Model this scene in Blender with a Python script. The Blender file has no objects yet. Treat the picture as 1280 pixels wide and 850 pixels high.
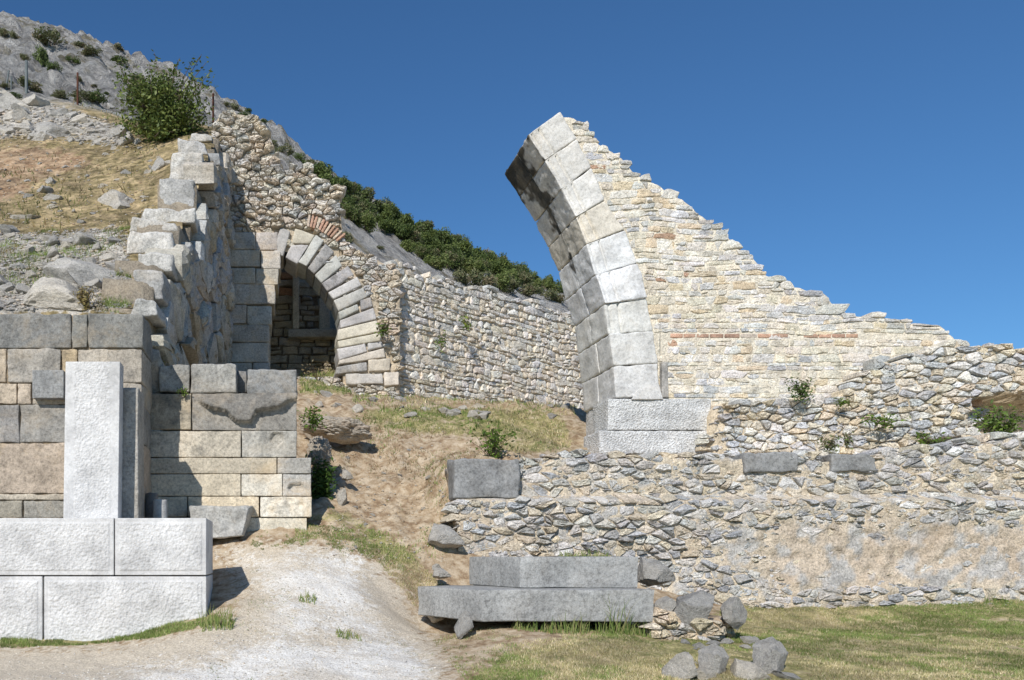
import bpy, math, random
import numpy as np
from mathutils import Vector, noise, Matrix, Euler

C = bpy.context.scene
# ------------------------------------------------------------------ camera, sky, sun, exposure
EYE = 1.6
F, CX, CY = 1100.0, 340.0, 695.0           # focal length and principal point of the photograph in its pixels
cam = bpy.data.cameras.new('camera'); co = bpy.data.objects.new('camera', cam); C.collection.objects.link(co)
cam.sensor_width = 36; cam.lens = 36*F/1280
cam.shift_x = (640-CX)/1280; cam.shift_y = (CY-425)/1280
cam.clip_start = .1; cam.clip_end = 3000
co.location = (0, 0, EYE); co.rotation_euler = (math.pi/2, 0, 0)
C.camera = co

LD = Vector((.36, .76, -.60)).normalized()   # the way sunlight travels
sun_el = math.asin(-LD.z); sun_az = math.atan2(-LD.x, -LD.y)
w = bpy.data.worlds.new('World'); C.world = w; w.use_nodes = True
nt = w.node_tree; bg = nt.nodes['Background']
sky = nt.nodes.new('ShaderNodeTexSky'); sky.sky_type = 'NISHITA'; sky.sun_disc = False
sky.sun_elevation = sun_el; sky.sun_rotation = sun_az
sky.altitude = 300; sky.air_density = 1.0; sky.dust_density = .15; sky.ozone_density = 2.0
tint = nt.nodes.new('ShaderNodeMix'); tint.data_type = 'RGBA'; tint.blend_type = 'MULTIPLY'; tint.inputs[0].default_value = 1.
tint.inputs[7].default_value = (.575, .99, 1.35, 1)
nt.links.new(sky.outputs[0], tint.inputs[6]); nt.links.new(tint.outputs[2], bg.inputs[0]); bg.inputs[1].default_value = .078
sl = bpy.data.lights.new('sun', 'SUN'); so = bpy.data.objects.new('sun', sl); C.collection.objects.link(so)
sl.energy = 4.5; sl.angle = math.radians(.53); sl.color = (1, .955, .89)
so.rotation_euler = LD.to_track_quat('-Z', 'Y').to_euler(); so.location = (-6, -10, 20)
C.view_settings.view_transform = 'Standard'; C.view_settings.look = 'None'
C.view_settings.exposure = 0.0; C.view_settings.gamma = 1

R = random.Random(7)
def P(px, py, D): return Vector(((px-CX)/F*D, D, EYE+(CY-py)/F*D))
def fbm(p, o=4, h=.9): return noise.fractal(Vector(p), h, 2.0, o)
def lerp(a, b, t): return a+(b-a)*t
def sstep(a, b, x):
    t = min(1, max(0, (x-a)/(b-a))); return t*t*(3-2*t)
def interp(pts):
    xs = [p[0] for p in pts]; ys = [p[1] for p in pts]
    return lambda x: float(np.interp(x, xs, ys))

# ------------------------------------------------------------------ materials
def newmat(name):
    m = bpy.data.materials.new(name); m.use_nodes = True
    n = m.node_tree.nodes; b = n['Principled BSDF']
    b.inputs['Specular IOR Level'].default_value = .25; b.inputs['Roughness'].default_value = .9
    return m, n, m.node_tree.links, b
def N(n, t, **k):
    x = n.new(t)
    for a, v in k.items():
        if a in x.inputs: x.inputs[a].default_value = v
        else: setattr(x, a, v)
    return x
def mathn(n, l, op, a, b=None):
    x = n.new('ShaderNodeMath'); x.operation = op
    for i, v in enumerate((a, b)):
        if v is None: continue
        if isinstance(v, (int, float)): x.inputs[i].default_value = v
        else: l.new(v, x.inputs[i])
    return x.outputs[0]
def mixc(n, l, f, a, b, mode='MIX'):
    x = n.new('ShaderNodeMix'); x.data_type = 'RGBA'; x.blend_type = mode
    for i, v in ((0, f), (6, a), (7, b)):
        if isinstance(v, (int, float)): x.inputs[i].default_value = v
        elif isinstance(v, tuple): x.inputs[i].default_value = (*v, 1)
        else: l.new(v, x.inputs[i])
    return x.outputs[2]
def ramp(n, l, f, *st):
    x = n.new('ShaderNodeValToRGB'); e = x.color_ramp.elements
    while len(e) < len(st): e.new(.5)
    for q, (p, c) in zip(e, st):
        q.position = p; q.color = (c, c, c, 1) if isinstance(c, (int, float)) else (*c, 1)
    l.new(f, x.inputs[0]); return x.outputs[0]
def noi(n, l, co, s, d=6, r=.6, dist=0.):
    x = N(n, 'ShaderNodeTexNoise', Scale=s, Detail=d, Roughness=r, Distortion=dist); l.new(co, x.inputs['Vector']); return x.outputs[0]

def stone_mat(name, lichen=.3, stain=(.09, .09, .085), warm=(.62, .46, .27), warmth=.25, fine=45, pick=0., bump=.5, sc=1., objrand=False, base=None, streak=0., contrast=.8):
    m, n, l, b = newmat(name)
    tc = N(n, 'ShaderNodeTexCoord'); co = tc.outputs['Object']
    if base: col = N(n, 'ShaderNodeRGB'); col.outputs[0].default_value = (*base, 1); col = col.outputs[0]
    else: atn = N(n, 'ShaderNodeAttribute', attribute_name='Col'); col = atn.outputs['Color']
    if objrand:
        oi = N(n, 'ShaderNodeObjectInfo')
        ad = N(n, 'ShaderNodeVectorMath', operation='ADD'); l.new(co, ad.inputs[0])
        sc3 = N(n, 'ShaderNodeVectorMath', operation='SCALE'); l.new(oi.outputs['Location'], sc3.inputs[0]); sc3.inputs['Scale'].default_value = 3.1
        l.new(sc3.outputs[0], ad.inputs[1]); co = ad.outputs[0]
        v = ramp(n, l, oi.outputs['Random'], (0, (.78, .77, .75)), (.5, (1.05, 1.02, .97)), (1, (1.3, 1.2, 1.04)))
        col = mixc(n, l, 1., col, v, 'MULTIPLY')
    a = noi(n, l, co, 2.2*sc, 8, .65)
    col = mixc(n, l, 1., col, ramp(n, l, a, (.32, .72), (.5, 1.), (.68, 1.2)), 'MULTIPLY')
    g = noi(n, l, co, 22*sc, 6, .7)
    col = mixc(n, l, contrast, col, ramp(n, l, g, (.34, .5), (.5, 1.), (.62, 1.22)), 'MULTIPLY')
    g2 = noi(n, l, co, 75, 3, .8)
    col = mixc(n, l, contrast, col, ramp(n, l, g2, (.33, .62), (.5, 1.), (.66, 1.2)), 'MULTIPLY')
    wv = noi(n, l, co, 1.1*sc, 6, .7, .6)
    col = mixc(n, l, mathn(n, l, 'MULTIPLY', ramp(n, l, wv, (.5, 0.), (.66, 1.)), warmth), col, warm)
    lv = noi(n, l, co, 1.7*sc, 12, .72, .3)
    lo = .66-.28*lichen
    lf = ramp(n, l, lv, (lo, 0.), (min(.98, lo+.14), 1.))
    if streak:
        mp = N(n, 'ShaderNodeMapping'); mp.inputs['Scale'].default_value = (3.2, 3.2, .35); l.new(co, mp.inputs[0])
        sv = noi(n, l, mp.outputs[0], 1.6, 6, .65)
        lf = mathn(n, l, 'MAXIMUM', lf, mathn(n, l, 'MULTIPLY', ramp(n, l, sv, (.5, 0.), (.72, 1.)), streak))
    sp = ramp(n, l, noi(n, l, co, 60, 3, .7), (.3, .55), (.6, 1.))
    lf = mathn(n, l, 'MULTIPLY', mathn(n, l, 'MULTIPLY', lf, sp), min(.9, .25+lichen))
    col = mixc(n, l, lf, col, stain)
    l.new(col, b.inputs['Base Color'])
    h = mathn(n, l, 'ADD', mathn(n, l, 'MULTIPLY', noi(n, l, co, 7*sc, 8, .65), 1.0), mathn(n, l, 'MULTIPLY', noi(n, l, co, fine, 5, .7), .35))
    if pick:
        vo = N(n, 'ShaderNodeTexVoronoi', Scale=38.); vo.feature = 'SMOOTH_F1'; l.new(co, vo.inputs['Vector'])
        h = mathn(n, l, 'ADD', h, mathn(n, l, 'MULTIPLY', mathn(n, l, 'MULTIPLY', vo.outputs['Distance'], atn.outputs['Alpha'] if not base else 1.), pick))
    bp = N(n, 'ShaderNodeBump', Strength=bump, Distance=.05); l.new(h, bp.inputs['Height']); l.new(bp.outputs[0], b.inputs['Normal'])
    return m

M = {}
M['ashlar'] = stone_mat('weathered_ashlar', .5, streak=.5, bump=.6)
M['tan_ashlar'] = stone_mat('tan_ashlar', .32, bump=.6, warmth=.5, streak=.25)
M['pale'] = stone_mat('pale_marble', .16, bump=.4, warmth=.22, warm=(.62, .52, .38), contrast=.5)
M['pick'] = stone_mat('pecked_marble', .18, bump=.6, warmth=.1, pick=1.2, stain=(.2, .2, .2))
M['endstone'] = stone_mat('weathered_marble', .34, bump=1., warmth=.18, stain=(.2, .2, .195), contrast=.8)
M['lump'] = stone_mat('brown_conglomerate', .2, bump=1., warmth=.5, warm=(.42, .28, .17), base=(.5, .44, .36), contrast=1.)
M['soffit'] = stone_mat('stained_marble', .3, bump=.35, warmth=.3)
M['white'] = stone_mat('white_marble', .02, bump=.28, warmth=.12, stain=(.3, .29, .27), warm=(.5, .45, .37), fine=55, contrast=.3, pick=1.6, streak=.25)
M['rubble'] = stone_mat('rubble_stone', .12, bump=1., warmth=.3, sc=1.6, stain=(.2, .19, .17), warm=(.66, .5, .3))
M['rubble_grey'] = stone_mat('grey_rubble_stone', .12, bump=.8, warmth=.3, sc=1.6, stain=(.16, .16, .16), warm=(.58, .45, .3), contrast=1.)
M['mortar'] = stone_mat('lime_mortar', .05, bump=1., warmth=.25, warm=(.58, .42, .24), sc=1.3)
M['plaster'] = stone_mat('earthy_mortar', .12, bump=1., warmth=.3, warm=(.55, .4, .27), sc=1.3, contrast=1.)
M['rock'] = stone_mat('limestone_rock', .25, bump=.9, warmth=.15, objrand=True, base=(.46, .45, .43), contrast=.9, warm=(.6, .5, .38))
M['slab'] = stone_mat('grey_marble_slab', .25, bump=.35, warmth=.05, stain=(.16, .16, .155), base=(.33, .33, .32), streak=.35, pick=.3)
M['darkslab'] = stone_mat('dark_marble', .3, bump=.5, warmth=.05, stain=(.12, .12, .12), base=(.27, .27, .265), streak=.2)
M['brick'] = stone_mat('red_brick', .02, bump=.7, warmth=.1, sc=2)
M['concrete'] = stone_mat('beige_concrete', -.1, bump=.2, base=(.5, .44, .35), warmth=.1)

def leaf_mat(name):
    m, n, l, b = newmat(name)
    at = N(n, 'ShaderNodeAttribute', attribute_name='Col')
    l.new(at.outputs['Color'], b.inputs['Base Color']); b.inputs['Roughness'].default_value = .55
    tr = N(n, 'ShaderNodeBsdfTranslucent'); l.new(at.outputs['Color'], tr.inputs[0])
    mx = N(n, 'ShaderNodeMixShader'); mx.inputs[0].default_value = .22
    o = n['Material Output']; l.new(b.outputs[0], mx.inputs[1]); l.new(tr.outputs[0], mx.inputs[2]); l.new(mx.outputs[0], o.inputs[0])
    return m
M['leaf'] = leaf_mat('leaf'); M['grass'] = leaf_mat('grass_blade')
def plain(name, c, r=.8, me=0.):
    m, n, l, b = newmat(name)
    tc = N(n, 'ShaderNodeTexCoord'); g = noi(n, l, tc.outputs['Object'], 18, 6, .7)
    l.new(mixc(n, l, 1., c, ramp(n, l, g, (.3, .6), (.7, 1.25)), 'MULTIPLY'), b.inputs['Base Color'])
    b.inputs['Roughness'].default_value = r; b.inputs['Metallic'].default_value = me
    return m
M['bark'] = plain('bark', (.12, .09, .065)); M['rust'] = plain('rusty_iron', (.09, .035, .02)); M['steel'] = plain('grey_steel', (.13, .15, .15), .5)

def ground_mat():
    m, n, l, b = newmat('ground_soil')
    co = N(n, 'ShaderNodeTexCoord').outputs['Object']
    at = N(n, 'ShaderNodeAttribute', attribute_name='Col'); sp = N(n, 'ShaderNodeSeparateColor'); l.new(at.outputs['Color'], sp.inputs[0])
    big = noi(n, l, co, .9, 8, .65); mid = noi(n, l, co, 5, 8, .7); fin = noi(n, l, co, 45, 5, .75); peb = noi(n, l, co, 16, 4, .8)
    soil = ramp(n, l, mid, (.38, (.27, .18, .105)), (.48, (.43, .32, .205)), (.6, (.6, .49, .35)))
    soil = mixc(n, l, ramp(n, l, peb, (.6, 0.), (.68, .75)), soil, (.55, .5, .42))
    grv = ramp(n, l, fin, (.36, (.6, .54, .45)), (.47, (.86, .82, .745)), (.6, (.93, .9, .85)))
    sand = ramp(n, l, fin, (.36, (.5, .42, .31)), (.6, (.74, .65, .52)))
    grv = mixc(n, l, ramp(n, l, big, (.46, 0.), (.6, .6)), grv, sand)
    grs = ramp(n, l, mid, (.38, (.2, .2, .075)), (.5, (.34, .3, .13)), (.62, (.5, .42, .24)))
    grs = mixc(n, l, .9, grs, ramp(n, l, noi(n, l, co, 24, 4, .8), (.36, .5), (.5, 1.), (.62, 1.3)), 'MULTIPLY')
    grs = mixc(n, l, ramp(n, l, noi(n, l, co, 2.1, 6, .75), (.52, 0.), (.62, .8)), grs, soil)
    edge = mathn(n, l, 'MULTIPLY', mathn(n, l, 'SUBTRACT', peb, .5), 1.6)
    def msk(ch): return ramp(n, l, mathn(n, l, 'ADD', sp.outputs[ch], edge), (.32, 0.), (.68, 1.))
    c = mixc(n, l, msk(2), soil, sand); c = mixc(n, l, msk(1), c, grs); c = mixc(n, l, msk(0), c, grv)
    c = mixc(n, l, .7, c, ramp(n, l, fin, (.3, .7), (.7, 1.15)), 'MULTIPLY')
    l.new(c, b.inputs['Base Color'])
    h = mathn(n, l, 'ADD', mathn(n, l, 'MULTIPLY', peb, 1.), mathn(n, l, 'MULTIPLY', fin, .5))
    bp = N(n, 'ShaderNodeBump', Strength=.7, Distance=.04); l.new(h, bp.inputs['Height']); l.new(bp.outputs[0], b.inputs['Normal'])
    return m
def hill_mat():
    m, n, l, b = newmat('limestone_hill')
    co = N(n, 'ShaderNodeTexCoord').outputs['Object']
    at = N(n, 'ShaderNodeAttribute', attribute_name='Col'); sp = N(n, 'ShaderNodeSeparateColor'); l.new(at.outputs['Color'], sp.inputs[0])
    nearm = sp.outputs[0]
    a = noi(n, l, co, .16, 12, .72, .4); bb = noi(n, l, co, .5, 10, .75, .6); mid = noi(n, l, co, 3, 8, .7); fin = noi(n, l, co, 26, 5, .75)
    rock = ramp(n, l, bb, (.36, (.3, .285, .27)), (.44, (.52, .5, .475)), (.52, (.7, .675, .635)), (.62, (.8, .775, .73)))
    grass = ramp(n, l, bb, (.35, (.17, .15, .07)), (.65, (.42, .35, .2)))
    far = mixc(n, l, ramp(n, l, a, (.53, 0.), (.6, .8)), rock, grass)
    far = mixc(n, l, .8, far, ramp(n, l, noi(n, l, co, 1.6, 6, .8), (.36, .5), (.5, 1.), (.64, 1.25)), 'MULTIPLY')
    # near slope: dry grass, reddish earth and stone chips
    g2 = ramp(n, l, mid, (.38, (.15, .12, .055)), (.48, (.28, .22, .11)), (.6, (.46, .35, .2)))
    earth = ramp(n, l, mid, (.38, (.26, .16, .09)), (.6, (.5, .36, .23)))
    chips = ramp(n, l, fin, (.3, (.3, .28, .25)), (.6, (.55, .52, .47)))
    nr = mixc(n, l, ramp(n, l, mathn(n, l, 'ADD', sp.outputs[1], mathn(n, l, 'SUBTRACT', bb, .5)), (.35, 0.), (.6, 1.)), g2, earth)
    nr = mixc(n, l, ramp(n, l, mathn(n, l, 'ADD', sp.outputs[2], mathn(n, l, 'MULTIPLY', mathn(n, l, 'SUBTRACT', mid, .5), 2.)), (.4, 0.), (.62, .9)), nr, chips)
    nr = mixc(n, l, .85, nr, ramp(n, l, noi(n, l, co, 1.3, 7, .7), (.38, .5), (.5, .95), (.62, 1.25)), 'MULTIPLY')
    nr = mixc(n, l, .8, nr, ramp(n, l, noi(n, l, co, 9, 5, .75), (.36, .45), (.5, 1.), (.62, 1.3)), 'MULTIPLY')
    c = mixc(n, l, nearm, far, nr)
    c = mixc(n, l, .6, c, ramp(n, l, fin, (.3, .7), (.7, 1.12)), 'MULTIPLY')
    l.new(c, b.inputs['Base Color'])
    vo = N(n, 'ShaderNodeTexVoronoi', Scale=.55); vo.feature = 'F1'; l.new(co, vo.inputs['Vector'])
    h = mathn(n, l, 'ADD', mathn(n, l, 'MULTIPLY', bb, 2.2), mathn(n, l, 'MULTIPLY', mid, .35))
    bp = N(n, 'ShaderNodeBump', Strength=1., Distance=1.3); l.new(h, bp.inputs['Height'])
    b2 = N(n, 'ShaderNodeBump', Strength=.6, Distance=.05); l.new(fin, b2.inputs['Height'])
    bpm = N(n, 'ShaderNodeMix'); bpm.data_type = 'VECTOR'
    l.new(nearm, bpm.inputs[0]); l.new(bp.outputs[0], bpm.inputs[4]); l.new(b2.outputs[0], bpm.inputs[5]); l.new(bpm.outputs[1], b.inputs['Normal'])
    return m
M['ground'] = ground_mat(); M['hill'] = hill_mat()

# ------------------------------------------------------------------ mesh collecting and objects
class MB:
    def __init__(s): s.v = []; s.f = []; s.c = []
    def add(s, vs, fs, col):
        o = len(s.v); s.v.extend([tuple(v) for v in vs]); s.f.extend([tuple(i+o for i in f) for f in fs])
        if isinstance(col, list): s.c.extend(col)
        else: s.c.extend([col]*len(vs))
    def mesh(s, name, base=(0, 0, 0), smooth=True, sharp=None):
        me = bpy.data.meshes.new(name)
        bx, by, bz = base
        me.from_pydata([(x-bx, y-by, z-bz) for x, y, z in s.v], [], s.f)
        a = me.color_attributes.new('Col', 'FLOAT_COLOR', 'POINT')
        a.data.foreach_set('color', np.array([(c[0], c[1], c[2], c[3] if len(c) > 3 else 1.) for c in s.c], dtype=np.float32).ravel())
        if smooth: me.polygons.foreach_set('use_smooth', [True]*len(me.polygons))
        if sharp: me.set_sharp_from_angle(angle=math.radians(sharp))
        me.update(); return me
def props(o, label=None, cat=None, group=None, kind=None):
    for k, v in (('label', label), ('category', cat), ('group', group), ('kind', kind or ('thing' if cat else None))):
        if v: o[k] = v
    return o
def thing(name, label, cat, base, group=None):
    o = bpy.data.objects.new(name, None); C.collection.objects.link(o); o.location = base; o.empty_display_size = .2
    return props(o, label, cat, group)
def part(name, mb, mat, parent=None, label=None, smooth=True, sharp=None, base=None):
    b = base if base is not None else (tuple(parent.matrix_world.translation) if parent and parent.type == 'EMPTY' and False else None)
    if b is None:
        b = (0, 0, 0); q = parent
        while q is not None: b = tuple(Vector(b)+q.location); q = q.parent
    me = mb.mesh(name, b, smooth, sharp); me.materials.append(mat)
    o = bpy.data.objects.new(name, me); C.collection.objects.link(o)
    if parent: o.parent = parent
    elif base is not None: o.location = base
    if label: o['label'] = label
    return o

def lattice(L, r, seg):
    n = max(1, int(round((L-2*r)/seg)))
    return [0, r*.5, r]+[r+(L-2*r)*i/n for i in range(1, n)]+[L-r, L-r*.5, L]
def rbox(mb, cs, r=.03, seg=.15, amp=.01, nsc=2.5, col=(.5, .5, .5), disp=None, seed=0., colf=None, jit=0., yseg=None):
    """rounded, roughened block on 8 corners: cs[a][b][c], a along x, b into the depth, c up"""
    if jit:
        cs = [[[cs[a][b][c]+Vector((R.uniform(-jit, jit), R.uniform(-jit, jit), R.uniform(-jit, jit))) for c in (0, 1)] for b in (0, 1)] for a in (0, 1)]
    L = [(cs[1][0][0]-cs[0][0][0]).length, (cs[0][1][0]-cs[0][0][0]).length, (cs[0][0][1]-cs[0][0][0]).length]
    L[0] = max(L[0], (cs[1][0][1]-cs[0][0][1]).length); L[2] = max(L[2], (cs[1][0][1]-cs[1][0][0]).length)
    r = min(r, min(L)*.3)
    lx, ly, lz = lattice(L[0], r, seg), lattice(L[1], r, yseg or max(seg, L[1]/4)), lattice(L[2], r, seg)
    nx, ny, nz = len(lx)-1, len(ly)-1, len(lz)-1
    idx = {}; vs = []; cols = []
    def vert(i, j, k):
        q = (i, j, k)
        if q in idx: return idx[q]
        p = Vector((lx[i], ly[j], lz[k]))
        c = Vector((min(max(p.x, r), L[0]-r), min(max(p.y, r), L[1]-r), min(max(p.z, r), L[2]-r)))
        d = p-c; nrm = d.normalized() if d.length > 1e-6 else Vector((0, 0, 1))
        p = c+nrm*r
        x, y, z = p.x/L[0], p.y/L[1], p.z/L[2]
        o = Vector((0, 0, 0))
        for a in (0, 1):
            for b in (0, 1):
                for g in (0, 1):
                    o += cs[a][b][g]*((x if a else 1-x)*(y if b else 1-y)*(z if g else 1-z))
        s = amp*fbm((o.x*nsc+seed, o.y*nsc, o.z*nsc), 4)*(1.+.8*abs(d.x*d.z)/(r*r+1e-9) if r else 1)
        if disp and j == 0 and 0 < i < nx and 0 < k < nz: s += disp(x*L[0], z*L[2], L[0], L[2], o)
        if disp and j == 0: o += Vector((nrm.x*s*.5, -s, nrm.z*s*.5))
        else: o += nrm*s
        idx[q] = len(vs); vs.append(o); cols.append(colf(o, nrm) if colf else col); return idx[q]
    fs = []
    for i in range(nx):
        for k in range(nz):
            fs.append((vert(i, 0, k), vert(i+1, 0, k), vert(i+1, 0, k+1), vert(i, 0, k+1)))
            fs.append((vert(i, ny, k), vert(i, ny, k+1), vert(i+1, ny, k+1), vert(i+1, ny, k)))
    for j in range(ny):
        for k in range(nz):
            fs.append((vert(0, j, k), vert(0, j, k+1), vert(0, j+1, k+1), vert(0, j+1, k)))
            fs.append((vert(nx, j, k), vert(nx, j+1, k), vert(nx, j+1, k+1), vert(nx, j, k+1)))
        for i in range(nx):
            fs.append((vert(i, j, 0), vert(i, j+1, 0), vert(i+1, j+1, 0), vert(i+1, j, 0)))
            fs.append((vert(i, j, nz), vert(i+1, j, nz), vert(i+1, j+1, nz), vert(i, j+1, nz)))
    mb.add(vs, fs, cols)
def quad_block(mb, q, D, depth, gap=.006, **k):
    """q: picture quad TL, TR, BR, BL, standing at distance D"""
    f = [P(x, y, D) for x, y in q]; c = sum(f, Vector())/4
    f = [p+(c-p).normalized()*gap for p in f]
    TL, TR, BR, BL = f; d = Vector((0, depth, 0))
    rbox(mb, [[[BL, TL], [BL+d, TL+d]], [[BR, TR], [BR+d, TR+d]]], **k)
def rect(x0, y0, x1, y1): return [(x0, y0), (x1, y0), (x1, y1), (x0, y1)]
def var(c, a=.06, rr=None):
    rr = rr or R; k = 1+rr.uniform(-a, a); return (c[0]*k*(1+rr.uniform(-.03, .03)), c[1]*k, c[2]*k*(1+rr.uniform(-.04, .04)))

# ------------------------------------------------------------------ masonry
def coursed(x0, x1, z0, z1, w_, h_, rr, wob=.03, jit=.12):
    cells = []; z = z0
    k = 0
    while z < z1:
        h = h_*rr.uniform(.6, 1.45); x = x0-rr.uniform(0, w_)
        ph = rr.uniform(0, 50)
        while x < x1:
            ww = w_*rr.choice([.45, .7, .8, 1, 1, 1.2, 1.5, 2.0])*rr.uniform(.85, 1.15)
            def W(xx, zz): return zz+wob*noise.noise(Vector((xx*.9, zz*.8, 3.)))*2
            a, b = x, x+ww
            j = h*jit
            hs = [(0, 1)]
            if rr.random() < .16 and h > h_*.9: s = rr.uniform(.35, .65); hs = [(0, s), (s, 1)]
            for (s0, s1) in hs:
                zb, zt = z+h*s0, z+h*s1
                cells.append([(a+rr.uniform(-j, j), W(a, zb)), ((a+b)/2, W((a+b)/2, zb)-rr.uniform(0, j*.5)), (b+rr.uniform(-j, j), W(b, zb)+rr.uniform(-j, j)*.4),
                              (b+rr.uniform(-j, j), W(b, zt)-rr.uniform(0, j)), ((a+b)/2, W((a+b)/2, zt)+rr.uniform(-j, j)*.5), (a+rr.uniform(-j, j), W(a, zt)-rr.uniform(0, j))])
            x = b
        z += h; k += 1
    return cells
def clip(poly, mx, mz, nx, nz):
    out = []; n = len(poly)
    for i in range(n):
        a, b = poly[i], poly[(i+1) % n]
        da = (a[0]-mx)*nx+(a[1]-mz)*nz; db = (b[0]-mx)*nx+(b[1]-mz)*nz
        if da <= 0: out.append(a)
        if (da < 0 < db) or (db < 0 < da):
            t = da/(da-db); out.append((a[0]+(b[0]-a[0])*t, a[1]+(b[1]-a[1])*t))
    return out
def cells_random(x0, x1, z0, z1, w_, h_, rr, jit=.38, drop=.15, add=.25, tilt=0.):
    asp = w_/h_; seeds = []
    nz = int((z1-z0)/h_)+2; nx = int((x1-x0)/w_)+2
    for j in range(-1, nz+1):
        for i in range(-1, nx+1):
            if rr.random() < drop: continue
            sx = x0+(i+.5*(j % 2)+rr.uniform(-jit, jit))*w_; sz = z0+(j+rr.uniform(-jit, jit)*.8)*h_+.12*h_*math.sin(i*.8)
            seeds.append((sx, sz*asp))
            if rr.random() < add: seeds.append((sx+rr.uniform(.3, .5)*w_, (sz+rr.uniform(-.5, .5)*h_)*asp))
    S = np.array(seeds); cells = []
    for s in seeds:
        d = (S[:, 0]-s[0])**2+(S[:, 1]-s[1])**2
        o = np.argsort(d)[1:16]
        q = 1.6*w_
        poly = [(s[0]-q, s[1]-q), (s[0]+q, s[1]-q), (s[0]+q, s[1]+q), (s[0]-q, s[1]+q)]
        for i in o:
            t = S[i]; poly = clip(poly, (s[0]+t[0])/2, (s[1]+t[1])/2, t[0]-s[0], t[1]-s[1])
            if len(poly) < 3: break
        if len(poly) >= 3: cells.append([(x, z/asp) for x, z in poly])
    return cells
def chaikin(p, a=.22):
    o = []
    for i in range(len(p)):
        u, v = p[i], p[(i+1) % len(p)]
        o.append((lerp(u[0], v[0], a), lerp(u[1], v[1], a))); o.append((lerp(u[0], v[0], 1-a), lerp(u[1], v[1], 1-a)))
    return o
def crackle(p, rr, j):
    o = []
    for i in range(len(p)):
        u, v = p[i], p[(i+1) % len(p)]; L_ = math.dist(u, v); o.append(u)
        if L_ > .09:
            t_ = rr.uniform(.35, .65); o.append((lerp(u[0], v[0], t_)+rr.uniform(-j, j), lerp(u[1], v[1], t_)+rr.uniform(-j, j)))
    return o
def stone(mb, poly, mapf, prot, back, col, rr, gap=.012, rnd=.12, rough=.012, tl=1.):
    cx = sum(p[0] for p in poly)/len(poly); cz = sum(p[1] for p in poly)/len(poly)
    sz = math.sqrt(max(1e-6, abs(sum(poly[i][0]*poly[(i+1) % len(poly)][1]-poly[(i+1) % len(poly)][0]*poly[i][1] for i in range(len(poly)))/2)))
    if sz < .035: return
    p = []
    for x, z in poly:
        d = math.hypot(x-cx, z-cz)+1e-6; k = max(.3, 1-gap/d); p.append((cx+(x-cx)*k, cz+(z-cz)*k))
    p = chaikin(crackle(p, rr, sz*.07), rnd)
    n = len(p); tx, tz = rr.uniform(-.2, .2)*tl, rr.uniform(-.16, .22)*tl; e = min(.02, sz*.08)
    vs = []
    def ring(k, w0, nz):
        for x, z in p:
            X = cx+(x-cx)*k+rr.uniform(-1, 1)*nz*.5; Z = cz+(z-cz)*k+rr.uniform(-1, 1)*nz*.5
            vs.append(mapf(X, Z, w0+rr.uniform(-1, 1)*nz+(tx*(X-cx)+tz*(Z-cz) if w0 < 0 else 0)))
    ring(1, back, 0); ring(1, 0, 0); ring(1-e/sz, -prot*.8, rough*.5); ring(.74, -prot*rr.uniform(.9, 1.15), rough*1.2); ring(.36, -prot*rr.uniform(.85, 1.25), rough*1.2)
    vs.append(mapf(cx, cz, -prot*rr.uniform(.9, 1.3)))
    fs = []
    for q in range(4):
        for i in range(n):
            a, b = q*n+i, q*n+(i+1) % n; fs.append((a, b, b+n, a+n))
    for i in range(n): fs.append((4*n+i, 4*n+(i+1) % n, 5*n))
    mb.add(vs, fs, var(col, .12, rr))
def chinks(mb, x0, x1, z0, z1, w_, h_, mapf, ok, prot, pal, rr, keep=.5):
    for c in cells_random(x0, x1, z0, z1, w_, h_, rr, jit=.48, drop=.1, add=.3):
        cx = sum(p[0] for p in c)/len(c); cz = sum(p[1] for p in c)/len(c)
        if rr.random() > keep or not ok(cx, cz): continue
        stone(mb, c, mapf, rr.uniform(*prot), .15, rr.choice(pal), rr, gap=.01, rough=.012)
def wcore(mb, x0, x1, basef, topf, mapf, thick, colf, step=.15, front=.03, amp=.02, bump_top=.05, nf=3.1):
    nx = max(2, int((x1-x0)/step)); cols = []
    zmax = max(topf(x0+(x1-x0)*i/nx)-basef(x0+(x1-x0)*i/nx) for i in range(nx+1))
    nz = max(2, int(zmax/step)); vs = []; cc = []; fs = []
    nt_ = max(2, int(thick/.3)); rows = nz+1+nt_+nz
    for i in range(nx+1):
        x = x0+(x1-x0)*i/nx; b = basef(x); t = max(b+.02, topf(x))
        seq = [(b+(t-b)*k/nz, front) for k in range(nz+1)]+[(t, front+(thick-front)*k/nt_) for k in range(1, nt_+1)]+[(t+(b-t)*k/nz, thick) for k in range(1, nz+1)]
        for (z, wv) in seq:
            p = mapf(x, z, wv); nn = fbm(p*nf, 4)*amp
            p = mapf(x, z+(bump_top*fbm(p*2.3+Vector((9, 0, 0)), 4) if z >= t-.01 else 0), wv+nn)
            vs.append(p); cc.append(colf(x, z, p) if callable(colf) else colf)
    m = rows
    for i in range(nx):
        for k in range(m-1):
            a = i*m+k; fs.append((a, a+m, a+m+1, a+1))
    for col0 in (0, nx):   # close the ends
        o = col0*m
        for k in range(nz):
            a, b = o+k, o+k+1; c, d = o+m-1-k, o+m-2-k
            if b != d and a != c: fs.append((a, b, d, c) if col0 == 0 else (a, c, d, b))
    mb.add(vs, fs, cc)

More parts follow.
